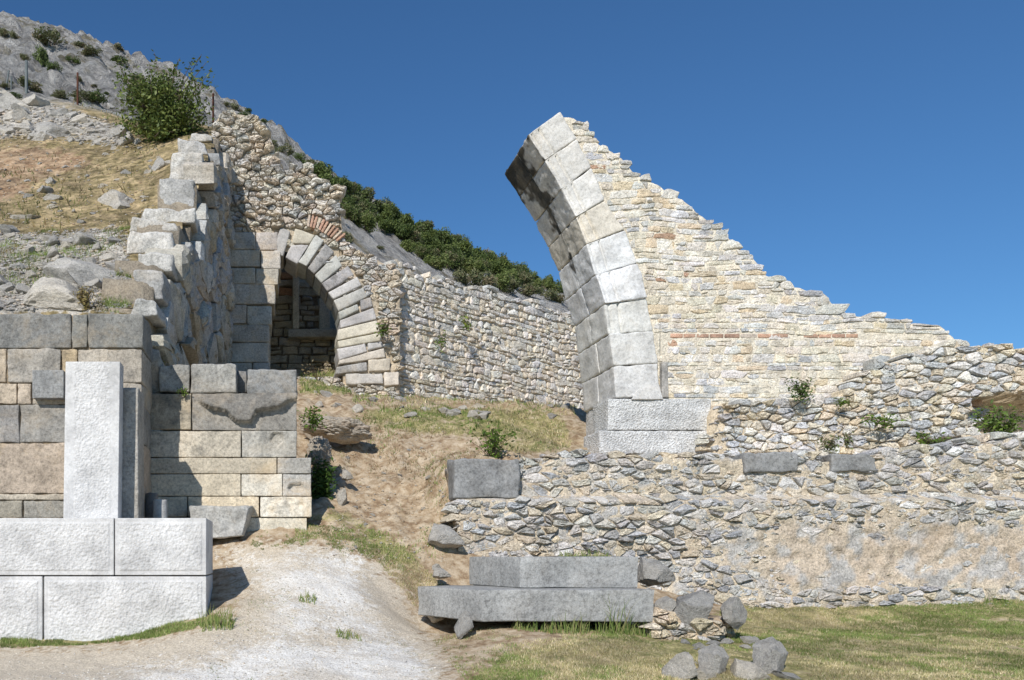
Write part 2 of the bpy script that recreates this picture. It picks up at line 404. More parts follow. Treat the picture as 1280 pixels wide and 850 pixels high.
# ------------------------------------------------------------------ ground surfaces
def tps(pts, vals, lam=1e-3):
    Pm = np.array(pts, float); n = len(Pm)
    d = np.sqrt(((Pm[:, None]-Pm[None])**2).sum(-1)); K = np.where(d > 0, d*d*np.log(d+1e-12), 0)+lam*np.eye(n)
    Q = np.hstack([np.ones((n, 1)), Pm]); A = np.block([[K, Q], [Q.T, np.zeros((3, 3))]])
    s = np.linalg.solve(A, np.concatenate([np.array(vals, float), np.zeros(3)])); wv, a = s[:n], s[n:]
    def f(X, Y):
        X = np.asarray(X, float); Y = np.asarray(Y, float); out = a[0]+a[1]*X+a[2]*Y
        for i in range(n):
            dd = np.sqrt((X-Pm[i, 0])**2+(Y-Pm[i, 1])**2); out = out+wv[i]*np.where(dd > 0, dd*dd*np.log(dd+1e-12), 0)
        return out
    return f
def gp(px, py, D): return ((px-CX)/F*D, D, (CY-py)/F*D)
front_pts = [gp(*p) for p in [(0, 850, 9), (300, 850, 9), (600, 850, 9), (900, 850, 9), (1280, 850, 9), (-600, 850, 9), (1900, 850, 9),
    (0, 800, 11), (140, 798, 11), (257, 771, 11), (-300, 803, 11), (300, 735, 12.0), (283, 703, 13.2), (300, 672, 13.8), (350, 700, 13.0), (440, 700, 13.3), (450, 740, 12.2),
    (500, 772, 11.9), (530, 790, 12.0), (558, 795, 11.5), (540, 805, 11), (600, 786, 11.2), (700, 792, 10.9), (820, 800, 10.8), (530, 692, 13.8), (565, 700, 13.8), (930, 757, 13.9), (1100, 754, 14), (1280, 748, 14), (1700, 746, 14),
    (1280, 800, 11.5), (1000, 800, 11.5)]]+[(-4, 3, -1.55), (4, 3, -1.55), (0, 0, -1.6), (-9, 0, -1.6), (9, 0, -1.6), (-9, 13, -1), (-3, 12.4, -.7), (-2.6, 14, -.3)]
mound_pts = [gp(*p) for p in [(380, 652, 14.3), (480, 645, 14.8), (540, 655, 14.4), (500, 600, 16.3), (430, 592, 16.6), (400, 560, 17.3), (470, 540, 18.5), (560, 545, 18), (620, 532, 19), (540, 516, 20.5),
    (650, 516, 21.5), (500, 502, 23.5), (430, 492, 24.6), (380, 478, 24), (300, 482, 24), (340, 505, 20), (600, 505, 26), (700, 513, 29.5), (700, 540, 19.5), (345, 560, 16.5), (430, 470, 28), (380, 462, 28)]]
back_pts = [(5.5, 15.5, 1.5), (7, 16, 1.5), (9, 16, 1.5), (14, 16, 1.6), (20, 16, 1.6), (7, 16.8, 1.6), (12, 16.8, 1.7), (6, 20, 2.6), (10, 24, 3.8), (14, 28, 4.6), (20, 30, 5), (3.6, 15.3, 1.75), (3.2, 14.9, 1.45), (4.5, 14.8, 1.4), (12, 14.8, 1.5), (16, 33, 5.6), (4, 33, 5.2)]
fL = tps([p[:2] for p in front_pts+mound_pts], [p[2] for p in front_pts+mound_pts])
fU = tps([p[:2] for p in mound_pts+back_pts], [p[2] for p in mound_pts+back_pts])
def ground_z(X, Y):
    X = np.asarray(X, float); Y = np.asarray(Y, float)
    lo, up = fL(X, Y), fU(X, Y)
    lo = np.where(Y > 14, np.minimum(lo, np.where(X > 2.6, up, 99)), lo)
    s = np.clip((Y-14.2)/.5, 0, 1)*np.clip((X-2.5)/.5, 0, 1); s = s*s*(3-2*s)
    return EYE+lo*(1-s)+up*s
def gz(x, y): return float(ground_z(x, y))
def inpoly(px, py, poly):
    r = np.zeros(np.shape(px), bool); n = len(poly)
    for i in range(n):
        x0, y0 = poly[i]; x1, y1 = poly[(i+1) % n]
        c = ((y0 > py) != (y1 > py)) & (px < (x1-x0)*(py-y0)/((y1-y0) if y1 != y0 else 1e-9)+x0); r ^= c
    return r
def soft(px, py, poly, jit, rs):
    return sum(inpoly(px+rs.uniform(-jit, jit, px.shape), py+rs.uniform(-jit, jit, px.shape)*.6, poly).astype(float) for _ in range(6))/6
def sheet(name, colpx, rows, zf, mask, colf, mat, bumpf):
    U, V = np.meshgrid((np.array(colpx)-CX)/F, np.array(rows)); X = U*V; Y = V; Z = zf(X, Y)
    Z = Z+bumpf(X, Y, Z)
    keep = mask(X, Y); col = colf(X, Y, Z)
    nr, nc = X.shape; idx = -np.ones((nr, nc), int); k = 0; vs = []; fs = []
    use = np.zeros((nr, nc), bool); q = keep[:-1, :-1] & keep[1:, :-1] & keep[:-1, 1:] & keep[1:, 1:]
    use[:-1, :-1] |= q; use[1:, :-1] |= q; use[:-1, 1:] |= q; use[1:, 1:] |= q
    idx[use] = np.arange(use.sum()); mb = MB()
    mb.v = list(zip(X[use].tolist(), Y[use].tolist(), Z[use].tolist())); mb.c = [tuple(c) for c in col[use]]
    ii, jj = np.nonzero(q)
    mb.f = [(int(idx[i, j]), int(idx[i, j+1]), int(idx[i+1, j+1]), int(idx[i+1, j])) for i, j in zip(ii, jj)]
    o = part(name, mb, mat); o['kind'] = 'structure'; return o
def vnoise(X, Y, sc, o=5, z=0.):
    return np.array([fbm((x*sc, y*sc, z), o) for x, y in zip(X.ravel(), Y.ravel())]).reshape(X.shape)
def nrange(a, b, s): return list(np.arange(a, b, s))
cols_g = nrange(-1600, -60, 55)+nrange(-60, 1340, 5)+nrange(1340, 3200, 60)
rows_g = list(np.geomspace(1.5, 8.6, 14))[:-1]+list(np.geomspace(8.6, 16, 150))[:-1]+list(np.geomspace(16, 35, 70))
PATH = [(260, 702), (262, 692), (300, 686), (370, 684), (440, 692), (462, 715), (455, 745), (480, 775), (505, 800), (535, 830), (560, 900), (560, 1300), (-500, 1300), (-500, 860), (-100, 870), (120, 845), (250, 812), (310, 790), (335, 760), (330, 725), (300, 706)]
SAND = [(-600, 812), (0, 812), (150, 806), (262, 785), (300, 755), (300, 720), (270, 688), (300, 676), (420, 682), (480, 705), (560, 830), (640, 1300), (-600, 1300)]
LAWN = [(925, 752), (1100, 752), (1290, 742), (2600, 742), (2600, 1500), (640, 1500), (570, 860), (640, 815), (760, 788), (840, 800)]
GR2 = [(350, 668), (380, 650), (440, 655), (470, 690), (530, 720), (520, 690), (470, 660), (430, 640), (400, 640)]
GR3 = [(450, 512), (560, 510), (700, 515), (716, 560), (640, 566), (600, 545), (520, 540), (470, 532)]
GR4 = [(0, 798), (150, 797), (262, 768), (275, 775), (200, 795), (100, 806), (0, 808)]
GR5 = [(376, 466), (436, 466), (440, 492), (376, 492)]
def gcol(X, Y, Z):
    px = CX+F*X/Y; py = CY-F*(Z-EYE)/Y; rs = np.random.RandomState(3)
    g = soft(px, py, PATH, 26, rs)*(.72+.5*vnoise(X, Y, .8, 4, 2.))
    gr = soft(px, py, LAWN, 14, rs)*.85+soft(px, py, GR2, 8, rs)*.6+soft(px, py, GR3, 8, rs)*.75+soft(px, py, GR4, 3, rs)+soft(px, py, GR5, 3, rs)*.7
    gr = np.clip(gr+.12, 0, 1); gr = np.where(Y > 14.9, np.maximum(gr, .3*(X > 5)), gr)
    s = soft(px, py, SAND, 30, rs)
    return np.stack([g, gr*(1-g), s], -1)
def gbump(X, Y, Z):
    n = vnoise(X, Y, 1.4, 6); a = np.where(Y > 14, .1, .03)*np.clip(Y/9, .3, 1.5)
    return n*a*.9+np.where(Y > 14.6, .085, .012)*vnoise(X, Y, 5., 5, 5.)
ground = sheet('ground', cols_g, rows_g, ground_z, lambda X, Y: (Y < 30.5) | (X > -1.5), gcol, M['ground'], gbump)

hp = [(0, 388, 14.0), (120, 388, 14.0), (-400, 388, 14.0), (0, 335, 16), (110, 340, 15.6), (0, 290, 18.5), (120, 285, 18.5), (165, 396, 13.95), (170, 376, 14.5), (172, 343, 15.4), (170, 320, 16.2), (176, 292, 17.2), (190, 281, 18.4), (208, 265, 19.4), (222, 228, 20.9), (232, 196, 22.4), (242, 180, 23.6), (0, 200, 25), (100, 196, 25), (190, 200, 23.5),
      (0, 127, 33), (100, 135, 32), (200, 158, 31), (260, 160, 30), (-400, 290, 18.5), (-400, 195, 25), (-400, 115, 33),
      (0, 30, 95), (60, 42, 95), (120, 60, 98), (200, 88, 102), (270, 120, 105), (330, 154, 108), (400, 214, 113), (450, 248, 118), (520, 298, 125), (580, 322, 130), (640, 347, 138), (700, 372, 145), (800, 420, 150), (1000, 500, 150), (1300, 580, 150), (2000, 650, 150), (-400, -60, 95),
      (0, 82, 58), (120, 107, 60), (270, 168, 58), (430, 292, 50), (520, 332, 60), (640, 385, 65), (720, 420, 60), (300, 240, 35), (430, 345, 36), (600, 430, 36), (760, 500, 40), (1000, 560, 50), (1300, 620, 50), (2000, 670, 50), (-400, 40, 58)]
for u, v in [(-400, 20), (0, 110), (120, 140), (270, 210), (400, 290), (520, 370), (640, 420), (800, 500), (1300, 640), (2000, 690)]: hp.append((u, v, 210)); hp.append((u, v+120, 330))
fH = tps([((p[0]-CX)/F, math.log(p[2])*.6) for p in hp], [(CY-p[1])/F for p in hp], 1e-4)
def hill_z(X, Y): return EYE+Y*fH(X/Y, np.log(Y)*.6)-.45*np.clip((14.15-Y)/.6, 0, 1)
def wall_x(Y): return np.interp(Y, [14, 25], [-1.92, -1.3])
def hmask(X, Y): return np.where(Y < 27, X < wall_x(Y)-.12, np.where(Y < 33.2, X < -1.1, True))
EARTH = [(-300, 170), (60, 180), (140, 200), (60, 230), (0, 260), (-300, 280)]
CHIP1 = [(-300, 295), (60, 290), (150, 282), (165, 330), (160, 392), (-300, 392)]
CHIP2 = [(-300, 105), (0, 112), (90, 135), (165, 165), (150, 188), (80, 172), (0, 172), (-300, 170)]
def hcol(X, Y, Z):
    px = CX+F*X/Y; py = CY-F*(Z-EYE)/Y; rs = np.random.RandomState(5)
    nr = 1-np.clip((Y-31)/7, 0, 1)
    return np.stack([nr, soft(px, py, EARTH, 18, rs)*.6, soft(px, py, CHIP1, 9, rs)*.75+soft(px, py, CHIP2, 8, rs)*.7], -1)
def hbump(X, Y, Z):
    out = np.zeros(X.shape); far = Y > 33
    n1 = np.array([noise.ridged_multi_fractal(Vector((x*.09, y*.05, z*.09)), .9, 2.1, 6, 1., 2.) for x, y, z in zip(X.ravel(), Y.ravel(), Z.ravel())]).reshape(X.shape)
    n2 = vnoise(X, Y, 1.1, 5)
    fade = np.clip((Y-33)/15, 0, 1)
    n3 = vnoise(X, Y, .45, 6, 3.)
    return fade*(1-.6*np.clip((X/Y-.02)/.08, 0, 1))*((n1-1.2)*1.5+n3*1.2)+.10*n2*(1-fade*.2)*np.clip((Y-13.8)/2, 0, 1)
cols_h = nrange(-1600, -60, 50)+nrange(-60, 780, 4)+nrange(780, 3200, 55)
rows_h = list(np.geomspace(13.5, 34, 150))[:-1]+list(np.geomspace(34, 150, 150))[:-1]+list(np.geomspace(150, 330, 14))
hill = sheet('hillside', cols_h, rows_h, hill_z, hmask, hcol, M['hill'], hbump)
# far plain that carries the ground to the horizon
mb = MB(); mb.add([(-2500, -800, -2.5), (2500, -800, -2.5), (2500, 2600, -2.5), (-2500, 2600, -2.5)], [(0, 1, 2, 3)], (0, .7, .2)); o = part('plain', mb, M['ground'], smooth=False); o['kind'] = 'structure'
bpy.context.view_layer.update()
dg = bpy.context.evaluated_depsgraph_get()
def hit(px, py, obs=None, start=0.):
    """where the line of sight through a photograph pixel meets the land"""
    d = (P(px, py, 10)-Vector((0, 0, EYE))).normalized(); best = None
    for ob in (obs or (hill, ground)):
        ok, loc, nrm, i = ob.ray_cast(Vector((0, 0, EYE))+d*start, d)
        if ok and (best is None or loc.y < best[0].y): best = (loc.copy(), nrm.copy())
    return best

# ------------------------------------------------------------------ white marble wall and pillars
def panel(margin, raise_, rough, cell=16.):
    def f(x, z, L, H, o):
        d = min(x, L-x, z, H-z); t = sstep(margin, margin+.02, d)
        if t <= 0: return 0
        e = noise.cell(Vector((0, 0, 0)))*0
        n1 = noise.noise(Vector((o.x*cell, o.z*cell, 1.)))+.6*noise.noise(Vector((o.x*cell*2.1, o.z*cell*2.1, 7.)))
        return t*(raise_+rough*n1)
    return f
W0 = P(-420, 800, 11)
t = thing('marble_wall', 'low new wall of white pecked marble blocks with smooth margins at the path', 'wall', (P(60, 800, 11).x, 11.5, .4))
WH = (.585, .575, .56)
for (x0, y0, x1, y1, lab) in [(-700, 647.5, -330, 719, None), (-329, 647.5, 142.4, 719, None), (143.6, 647.5, 258, 719, 'top white marble block at the open end of the wall'), (-700, 720.5, -380, 830, None), (-379, 720.5, 53, 830, None), (55, 720.5, 258, 830, 'lower white marble block sunk into the sloping ground')]:
    mb = MB(); vis = x1 > -340
    quad_block(mb, rect(x0, y0, x1, y1), 11, 1.2, gap=.002, r=.008, seg=.0145 if x1 > 0 else .12, amp=.0015, col=WH, disp=panel(.05, .006, .010, 26.), colf=lambda o, n, q=(x0, y0, x1, y1): (*WH, sstep(5, 7, min(CX+F*o.x/11-q[0], q[2]-CX-F*o.x/11, CY-F*(o.z-EYE)/11-q[1], q[3]-CY+F*(o.z-EYE)/11))))
    part('marble_block', mb, M['white'], t, lab)
t = thing('marble_pillar', 'upright white marble pillar with pecked front standing on the white marble wall', 'pillar', P(114, 650, 12.1))
mb = MB(); f = [P(82, 452, 12), P(150, 452, 12), P(147.5, 652, 12), P(79, 652, 12)]; d = Vector((0, .3, 0))
rbox(mb, [[[f[3], f[0]], [f[3]+d, f[0]+d]], [[f[2], f[1]], [f[2]+d, f[1]+d]]], r=.008, seg=.015, amp=.0015, disp=panel(.12, -.006, .010, 26.), colf=lambda o, n: (.61, .6, .585, sstep(10, 13, min(CX+F*o.x/12-81, 149-CX-F*o.x/12))))
part('shaft', mb, M['white'], t)
t = thing('stone_slab', 'tall narrow grey weathered stone post directly behind the white pillar', 'stone', P(162, 690, 12.4))
mb = MB(); quad_block(mb, rect(135, 484, 173, 700), 12.35, .55, r=.02, seg=.06, amp=.012, nsc=5, col=(.42, .4, .36))
part('post', mb, M['ashlar'], t)
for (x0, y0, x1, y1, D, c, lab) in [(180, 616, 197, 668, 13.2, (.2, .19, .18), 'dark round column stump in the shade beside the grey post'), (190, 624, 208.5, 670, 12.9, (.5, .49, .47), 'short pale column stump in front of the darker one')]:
    a, b = P(x0, y0, D), P(x1, y1, D); rad = (b.x-a.x)/2; cx = (a.x+b.x)/2; mb = MB(); vs = []; fs = []; n = 28
    prof = [(0, 1.), (.1, 1.), (.5, .97), (.92, .95), (.97, .93), (1., .84), (1.005, 0.)]
    for (h, rr_) in prof:
        for i in range(n):
            an = 2*math.pi*i/n; q = rad*rr_*(1+.04*noise.noise(Vector((math.cos(an)*2, math.sin(an)*2, h*3+x0))))
            vs.append((cx+q*math.cos(an), D+rad+q*math.sin(an), b.z+(a.z-b.z)*h-.0+.01*noise.noise(Vector((an, h*5, 1)))*(h > .9)))
    for j in range(len(prof)-1):
        for i in range(n): fs.append((j*n+i, j*n+(i+1) % n, (j+1)*n+(i+1) % n, (j+1)*n+i))
    mb.add(vs, fs, c); q = part('column_stump', mb, M['pale'], base=(cx, D+rad, b.z), sharp=40); props(q, lab, 'column')

# ------------------------------------------------------------------ left ashlar wall
t = thing('block_wall', 'wall of large grey and tan squared blocks holding up the dry slope behind the pillar', 'wall', P(60, 690, 13.5))
DG, TN, LG = (.25, .24, .225), (.5, .42, .32), (.42, .41, .38)
rows = [(392, 435, [(-400, -160, DG), (-160, 89, DG), (90, 109, DG), (110, 179, DG)]), (436, 478, [(-400, -190, TN), (-190, 8, TN), (9, 76, (.42, .38, .32)), (97, 178, (.45, .4, .33)), (77, 97, (.5, .38, .25))]),
        (479.5, 505, [(-400, -120, TN), (-120, 21, (.52, .44, .33)), (22, 39, TN), (40, 178, (.4, .37, .32))]), (506, 553, [(-400, -150, LG), (-150, 24, (.3, .29, .27)), (25, 178, (.33, .32, .29))]),
        (554, 617, [(-400, 178, (.44, .37, .28))]), (617.6, 625, [(-400, 178, (.5, .43, .34))]), (626, 647, [(-400, -100, TN), (-100, 28, (.36, .32, .26)), (29, 178, (.36, .33, .28))]), (648, 700, [(-400, 60, TN), (61, 178, TN)])]
for (y0, y1, bl) in rows:
    for (x0, x1, c) in bl:
        mb = MB(); quad_block(mb, rect(x0, y0, x1, y1), 13+R.uniform(0, .03), 1.0, gap=.004, r=.018, seg=.055 if x1 > 0 else .2, amp=.022, nsc=4, col=var(c, .05))
        part('squared_block', mb, M['ashlar'] if y0 < 450 or 500 < y0 < 550 else M['tan_ashlar'], t)
mb = MB(); quad_block(mb, rect(39.5, 462, 80, 498), 12.86, .2, r=.012, seg=.04, amp=.008, col=(.3, .3, .29)); part('inset_block', mb, M['ashlar'], t, 'small square grey block set proud of the wall')
mb = MB(); f = P(-420, 394, 13.06); g = P(176, 700, 13.06); rbox(mb, [[[Vector((f.x, 13.06, g.z)), Vector((f.x, 13.06, f.z))], [Vector((f.x, 13.98, g.z)), Vector((f.x, 13.98, f.z))]], [[Vector((g.x-.02, 13.06, g.z)), Vector((g.x-.02, 13.06, f.z))], [Vector((g.x-.02, 13.98, g.z)), Vector((g.x-.02, 13.98, f.z))]]], r=.02, seg=.5, amp=0, col=(.3, .24, .17)); part('joint_fill', mb, M['mortar'], t)

# ------------------------------------------------------------------ middle ashlar wall (with the worn relief)
t = thing('stepped_block_wall', 'stepped wall of pale squared blocks with a worn winged relief beside the mound', 'wall', P(285, 650, 14.3))
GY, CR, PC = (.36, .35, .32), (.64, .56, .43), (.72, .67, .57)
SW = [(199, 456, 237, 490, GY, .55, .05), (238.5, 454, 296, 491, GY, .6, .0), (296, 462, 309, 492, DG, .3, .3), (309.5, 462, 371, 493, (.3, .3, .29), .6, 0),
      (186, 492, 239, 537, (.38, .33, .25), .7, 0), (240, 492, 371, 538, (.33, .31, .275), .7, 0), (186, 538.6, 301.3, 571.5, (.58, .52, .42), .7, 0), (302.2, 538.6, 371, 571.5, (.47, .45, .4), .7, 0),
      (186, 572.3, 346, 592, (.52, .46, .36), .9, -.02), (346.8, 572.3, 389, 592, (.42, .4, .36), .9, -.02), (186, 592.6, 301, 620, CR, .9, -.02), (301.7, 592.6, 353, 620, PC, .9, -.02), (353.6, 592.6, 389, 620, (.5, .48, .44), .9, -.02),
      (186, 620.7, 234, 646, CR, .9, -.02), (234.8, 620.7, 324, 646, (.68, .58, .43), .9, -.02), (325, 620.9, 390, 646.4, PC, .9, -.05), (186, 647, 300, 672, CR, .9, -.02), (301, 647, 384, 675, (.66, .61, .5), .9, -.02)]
low = interp([(245, 500), (262, 510), (283, 514), (290, 523), (297, 527), (314, 527), (320, 514), (350, 509), (360, 502), (371, 499)])
upp = interp([(245, 499), (262, 501), (283, 494), (330, 493), (355, 497), (371, 495)])
def relief(x, z, L, H, o):
    px = CX+F*o.x/14; py = CY-F*(o.z-EYE)/14; a, b = upp(px), low(px)
    if py > b+1.5 or b-a < 1: return 0
    return .15*sstep(a-8, b-3, py)**.7*(1-sstep(b-.5, b+1.5, py))*sstep(0, 8, b-a)+.015*noise.noise(o*14)
def hole(cx, cy, rx, ry, dep):
    def f(x, z, L, H, o):
        px = CX+F*o.x/14; py = CY-F*(o.z-EYE)/14; q = ((px-cx)/rx)**2+((py-cy)/ry)**2+.5*noise.noise(o*11)
        return -dep*(1-sstep(.6, 1.1, q))
    return f
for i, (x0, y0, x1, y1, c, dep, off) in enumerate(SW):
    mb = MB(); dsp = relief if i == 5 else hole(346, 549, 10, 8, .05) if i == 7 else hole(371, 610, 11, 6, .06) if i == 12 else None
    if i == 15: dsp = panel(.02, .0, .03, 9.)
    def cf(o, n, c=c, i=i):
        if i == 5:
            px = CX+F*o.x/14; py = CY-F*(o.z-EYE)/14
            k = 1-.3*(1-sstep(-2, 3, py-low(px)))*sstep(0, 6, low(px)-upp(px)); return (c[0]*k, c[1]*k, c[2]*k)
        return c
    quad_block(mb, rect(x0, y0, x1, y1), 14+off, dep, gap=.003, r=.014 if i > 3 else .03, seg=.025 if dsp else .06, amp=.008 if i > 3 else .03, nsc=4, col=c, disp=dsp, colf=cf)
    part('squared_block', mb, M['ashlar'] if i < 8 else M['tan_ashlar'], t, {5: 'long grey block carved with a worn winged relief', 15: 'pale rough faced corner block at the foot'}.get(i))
mb = MB(); f = [P(190, 494, 14.1), P(369, 494, 14.1), P(369, 676, 14.1), P(190, 676, 14.1)]; d = Vector((0, .5, 0)); rbox(mb, [[[f[3], f[0]], [f[3]+d, f[0]+d]], [[f[2], f[1]], [f[2]+d, f[1]+d]]], r=.02, seg=.4, amp=0, col=(.3, .24, .17)); part('joint_fill', mb, M['mortar'], t)

# loose broken block
mb = MB(); f = [P(236, 632, 13.62), P(312, 634, 13.62), P(303, 670, 13.62), P(238, 676, 13.62)]; d = Vector((.05, .34, .02))
rbox(mb, [[[f[3], f[0]], [f[3]+d, f[0]+d]], [[f[2], f[1]], [f[2]+d, f[1]+d]]], r=.03, seg=.04, amp=.03, nsc=3, col=(.47, .46, .43), disp=lambda x, z, L, H, o: .03*noise.noise(o*5))
q = part('broken_block', mb, M['ashlar'], base=tuple(P(272, 668, 13.6))); props(q, 'loose grey broken block lying at the foot of the stepped block wall', 'stone')

# ------------------------------------------------------------------ long side wall with the big rough blocks
t = thing('retaining_wall', 'tall rough wall of bulging grey boulders stepping up the slope, seen along its shaded face', 'wall', (-1.9, 14, 1.2))
def an(s, z, wv):  # s along the wall from near to far, w into the hill (to the left)
    x = lerp(-1.92, -1.3, s/11); return Vector((x-wv+.12*(z-6)*0, 14+s, z))
ends = [(160, 371, 197, 393, 13.95), (164, 336, 205, 372, 14.5), (168, 315, 215, 336.5, 15.4), (157, 286, 217, 316, 16.2), (160, 272, 223, 287, 17.2), (176, 260, 243, 277, 18.4), (199, 223, 243, 262, 19.4), (210, 190, 256, 224, 20.9), (223, 174, 260, 191, 22.4), (237, 164, 267, 175, 23.6)]
topn = interp([(e[4]-14, P(0, e[1], e[4]).z) for e in ends]+[(11, P(0, 178, 24.8).z)])
def an_top(s):
    z = None
    for e in ends:
        if s+14 >= e[4]: z = P(0, e[1], e[4]).z
    return (z or 4.8)-.05
EC = [(.5, .49, .46), (.46, .45, .43), (.6, .58, .54), (.62, .6, .56), (.55, .52, .47), (.62, .6, .56), (.45, .44, .42), (.58, .56, .52), (.55, .53, .5), (.52, .5, .46)]
for i, (x0, y0, x1, y1, D) in enumerate(ends):
    mb = MB(); a, b = P(x0, y0, D), P(x1, y1, D); nd = ends[i+1][4] if i+1 < len(ends) else D+1.6
    skew = R.uniform(-.05, .05)
    f = [Vector((a.x+R.uniform(0, .12), D, a.z)), Vector((b.x-R.uniform(0, .1), D+R.uniform(0, .12), a.z-R.uniform(0, .1))), Vector((b.x, D, b.z-.03)), Vector((a.x, D+R.uniform(0, .1), b.z-.03))]
    d = Vector((.06, nd-D+.35, .02))
    rbox(mb, [[[f[3], f[0]], [f[3]+d, f[0]+d]], [[f[2], f[1]], [f[2]+d, f[1]+d]]], r=.05, seg=.06, amp=.055, nsc=2.6, col=EC[i], seed=i*3.3)
    part('end_block', mb, M['endstone'], t)
rr = random.Random(11); mb = MB()
for c in cells_random(-.1, 11.2, 1.2, 13, .95, .62, rr, jit=.35, drop=.12, add=.2):
    cx = sum(p[0] for p in c)/len(c); cz = sum(p[1] for p in c)/len(c)
    if not (0 < cx < 11.1) or cz > an_top(cx)-.15: continue
    top = an_top(cx); c = [(min(11.2, max(0.02, x)), min(z, top)) for x, z in c]
    stone(mb, c, an, rr.uniform(.1, .26), .5, rr.choice([(.5, .49, .46), (.44, .435, .42), (.54, .5, .43), (.48, .42, .33), (.46, .46, .46)]), rr, gap=.03, rnd=.1, rough=.03, tl=.5)
part('boulder_facing', mb, M['endstone'], t, 'shaded facing of bulging polygonal stones', sharp=30)
mb = MB(); wcore(mb, .12, 11.3, lambda s: 1.1, lambda s: an_top(s)-.08, an, .9, lambda x, z, p: (.34, .29, .22), step=.22, front=.06, amp=.04)
part('wall_core', mb, M['mortar'], t)
del mb

# ------------------------------------------------------------------ upper ruin above and around the far arch (y = 25)
DA = 25.0
def fr(D):
    def m(x, z, wv): return Vector((x, D+wv, z))
    return m
def zx(D): return (lambda px: (px-CX)/F*D), (lambda py: EYE+(CY-py)/F*D)
X25, Z25 = zx(DA)
def grow(q, k):
    cx = sum(p[0] for p in q)/4; cy = sum(p[1] for p in q)/4; return [(x+k*(1 if x > cx else -1), y+k*(1 if y > cy else -1)) for x, y in q]
t = thing('arched_ruin', 'ruined rubble wall pierced by a round stone arch, below the rocky hillside', 'ruin', (X25(380), DA, Z25(490)))
topr = interp([(X25(a), Z25(b)) for a, b in [(262, 170), (272, 142), (290, 138), (313, 142), (326, 156), (340, 182), (350, 208), (372, 206), (388, 210), (402, 220), (424, 232), (426, 262), (416, 288), (430, 300), (450, 311), (500, 334)]])
intr = interp([(X25(a), Z25(b)) for a, b in [(338, 331), (345, 322), (356, 319), (372, 322), (383, 331), (393, 341), (402, 353), (408, 363), (416, 374), (422, 388), (425, 404), (427, 430)]])
def baser(x):
    px = CX+F*x/DA
    return intr(x)+.15 if 339 < px < 427 else Z25(500)
opening = [(338, 480), (338, 331), (345, 318), (372, 318), (393, 338), (408, 360), (420, 384), (428, 410), (430, 480)]
def z6(pts): return [(x/3.696+260, y/3.696+260) for x, y in pts]
G, GD, GC = (.5, .49, .46), (.38, .375, .36), (.6, .55, .46)
vous = [([(335, 85), (382, 105), (347, 225), (298, 200)], G), ([(400, 90), (495, 125), (470, 165), (385, 165)], GC), ([(383, 168), (468, 168), (412, 262), (358, 228)], G), ([(500, 122), (535, 150), (456, 272), (414, 250)], G),
        ([(545, 165), (586, 202), (490, 307), (457, 276)], GD), ([(592, 213), (623, 266), (523, 347), (491, 309)], G), ([(648, 262), (677, 308), (550, 387), (525, 349)], GD), ([(690, 315), (711, 357), (578, 422), (552, 389)], G),
        ([(720, 364), (735, 412), (602, 477), (579, 426)], G), ([(692, 440), (700, 470), (608, 517), (601, 480)], G), ([(700, 425), (752, 412), (765, 455), (706, 474)], GD), ([(766, 458), (782, 512), (612, 555), (608, 518)], G),
        ([(782, 516), (796, 570), (596, 612), (600, 560)], GC), ([(796, 574), (806, 612), (604, 645), (596, 614)], GC), ([(727, 626), (735, 664), (604, 705), (594, 650)], G), ([(738, 622), (806, 614), (806, 642), (742, 656)], G), ([(815, 645), (822, 690), (600, 722), (604, 704)], GC),
        ([(735, 710), (738, 752), (588, 768), (592, 734)], GD), ([(740, 700), (842, 694), (846, 752), (742, 757)], GC), ([(635, 765), (808, 762), (812, 812), (640, 815)], G), ([(812, 756), (885, 752), (888, 820), (815, 822)], PC)]
VQ = [grow(z6(q), 2) for q, c in vous]
rr = random.Random(21); mb = MB()
PALR = [(.72, .68, .6), (.62, .6, .56), (.76, .7, .6), (.7, .61, .49), (.58, .57, .55), (.72, .68, .62), (.64, .56, .46)]
def inp(pt, poly): return bool(inpoly(np.array(pt[0]), np.array(pt[1]), poly))
for c in cells_random(X25(258), X25(500), Z25(500), Z25(130), .29, .15, rr, jit=.47, drop=.16, add=.45):
    cx = sum(p[0] for p in c)/len(c); cz = sum(p[1] for p in c)/len(c); px, py = CX+F*cx/DA, CY-F*(cz-EYE)/DA
    if cz > topr(cx)-.05+rr.uniform(-.08, .1) or inp((px, py), [(x+(4 if x > 380 else -4), y-7) for x, y in opening]) or (px < 347 and py > 291) or any(inp((px, py), g_) for g_ in VQ) or px < 262 or px > 498: continue
    stone(mb, c, fr(DA), rr.uniform(.03, .2) if py < 290 else rr.uniform(.02, .08), rr.uniform(.3, .6), rr.choice(PALR), rr, gap=.015, rough=.022)
part('rubble_masonry', mb, M['rubble'], t, sharp=24)
mb = MB(); colc = lambda x, z, p: (.54, .46, .35) if fbm(p*.8, 3) > 0 else (.6, .5, .38)
wcore(mb, X25(262), X25(338), lambda x: Z25(500), lambda x: topr(x)-.1, fr(DA), 1.2, colc, step=.09, front=.03, amp=.1, nf=3.6)
wcore(mb, X25(338), X25(429), lambda x: intr(x)+.12, lambda x: topr(x)-.1, fr(DA), 1.2, colc, step=.12, front=.06, amp=.09)
wcore(mb, X25(429), X25(500), lambda x: Z25(500), lambda x: topr(x)-.1, fr(DA), 1.2, colc, step=.09, front=.03, amp=.1, nf=3.6)
part('wall_core', mb, M['mortar'], t)
for q, c in vous:
    mb = MB(); quad_block(mb, z6(q), DA-.1, 1.25, gap=.008, r=.04, seg=.08, amp=.03, nsc=2.5, col=var(c, .08)); part('voussoir', mb, M['pale'] if c != GD else M['ashlar'], t)
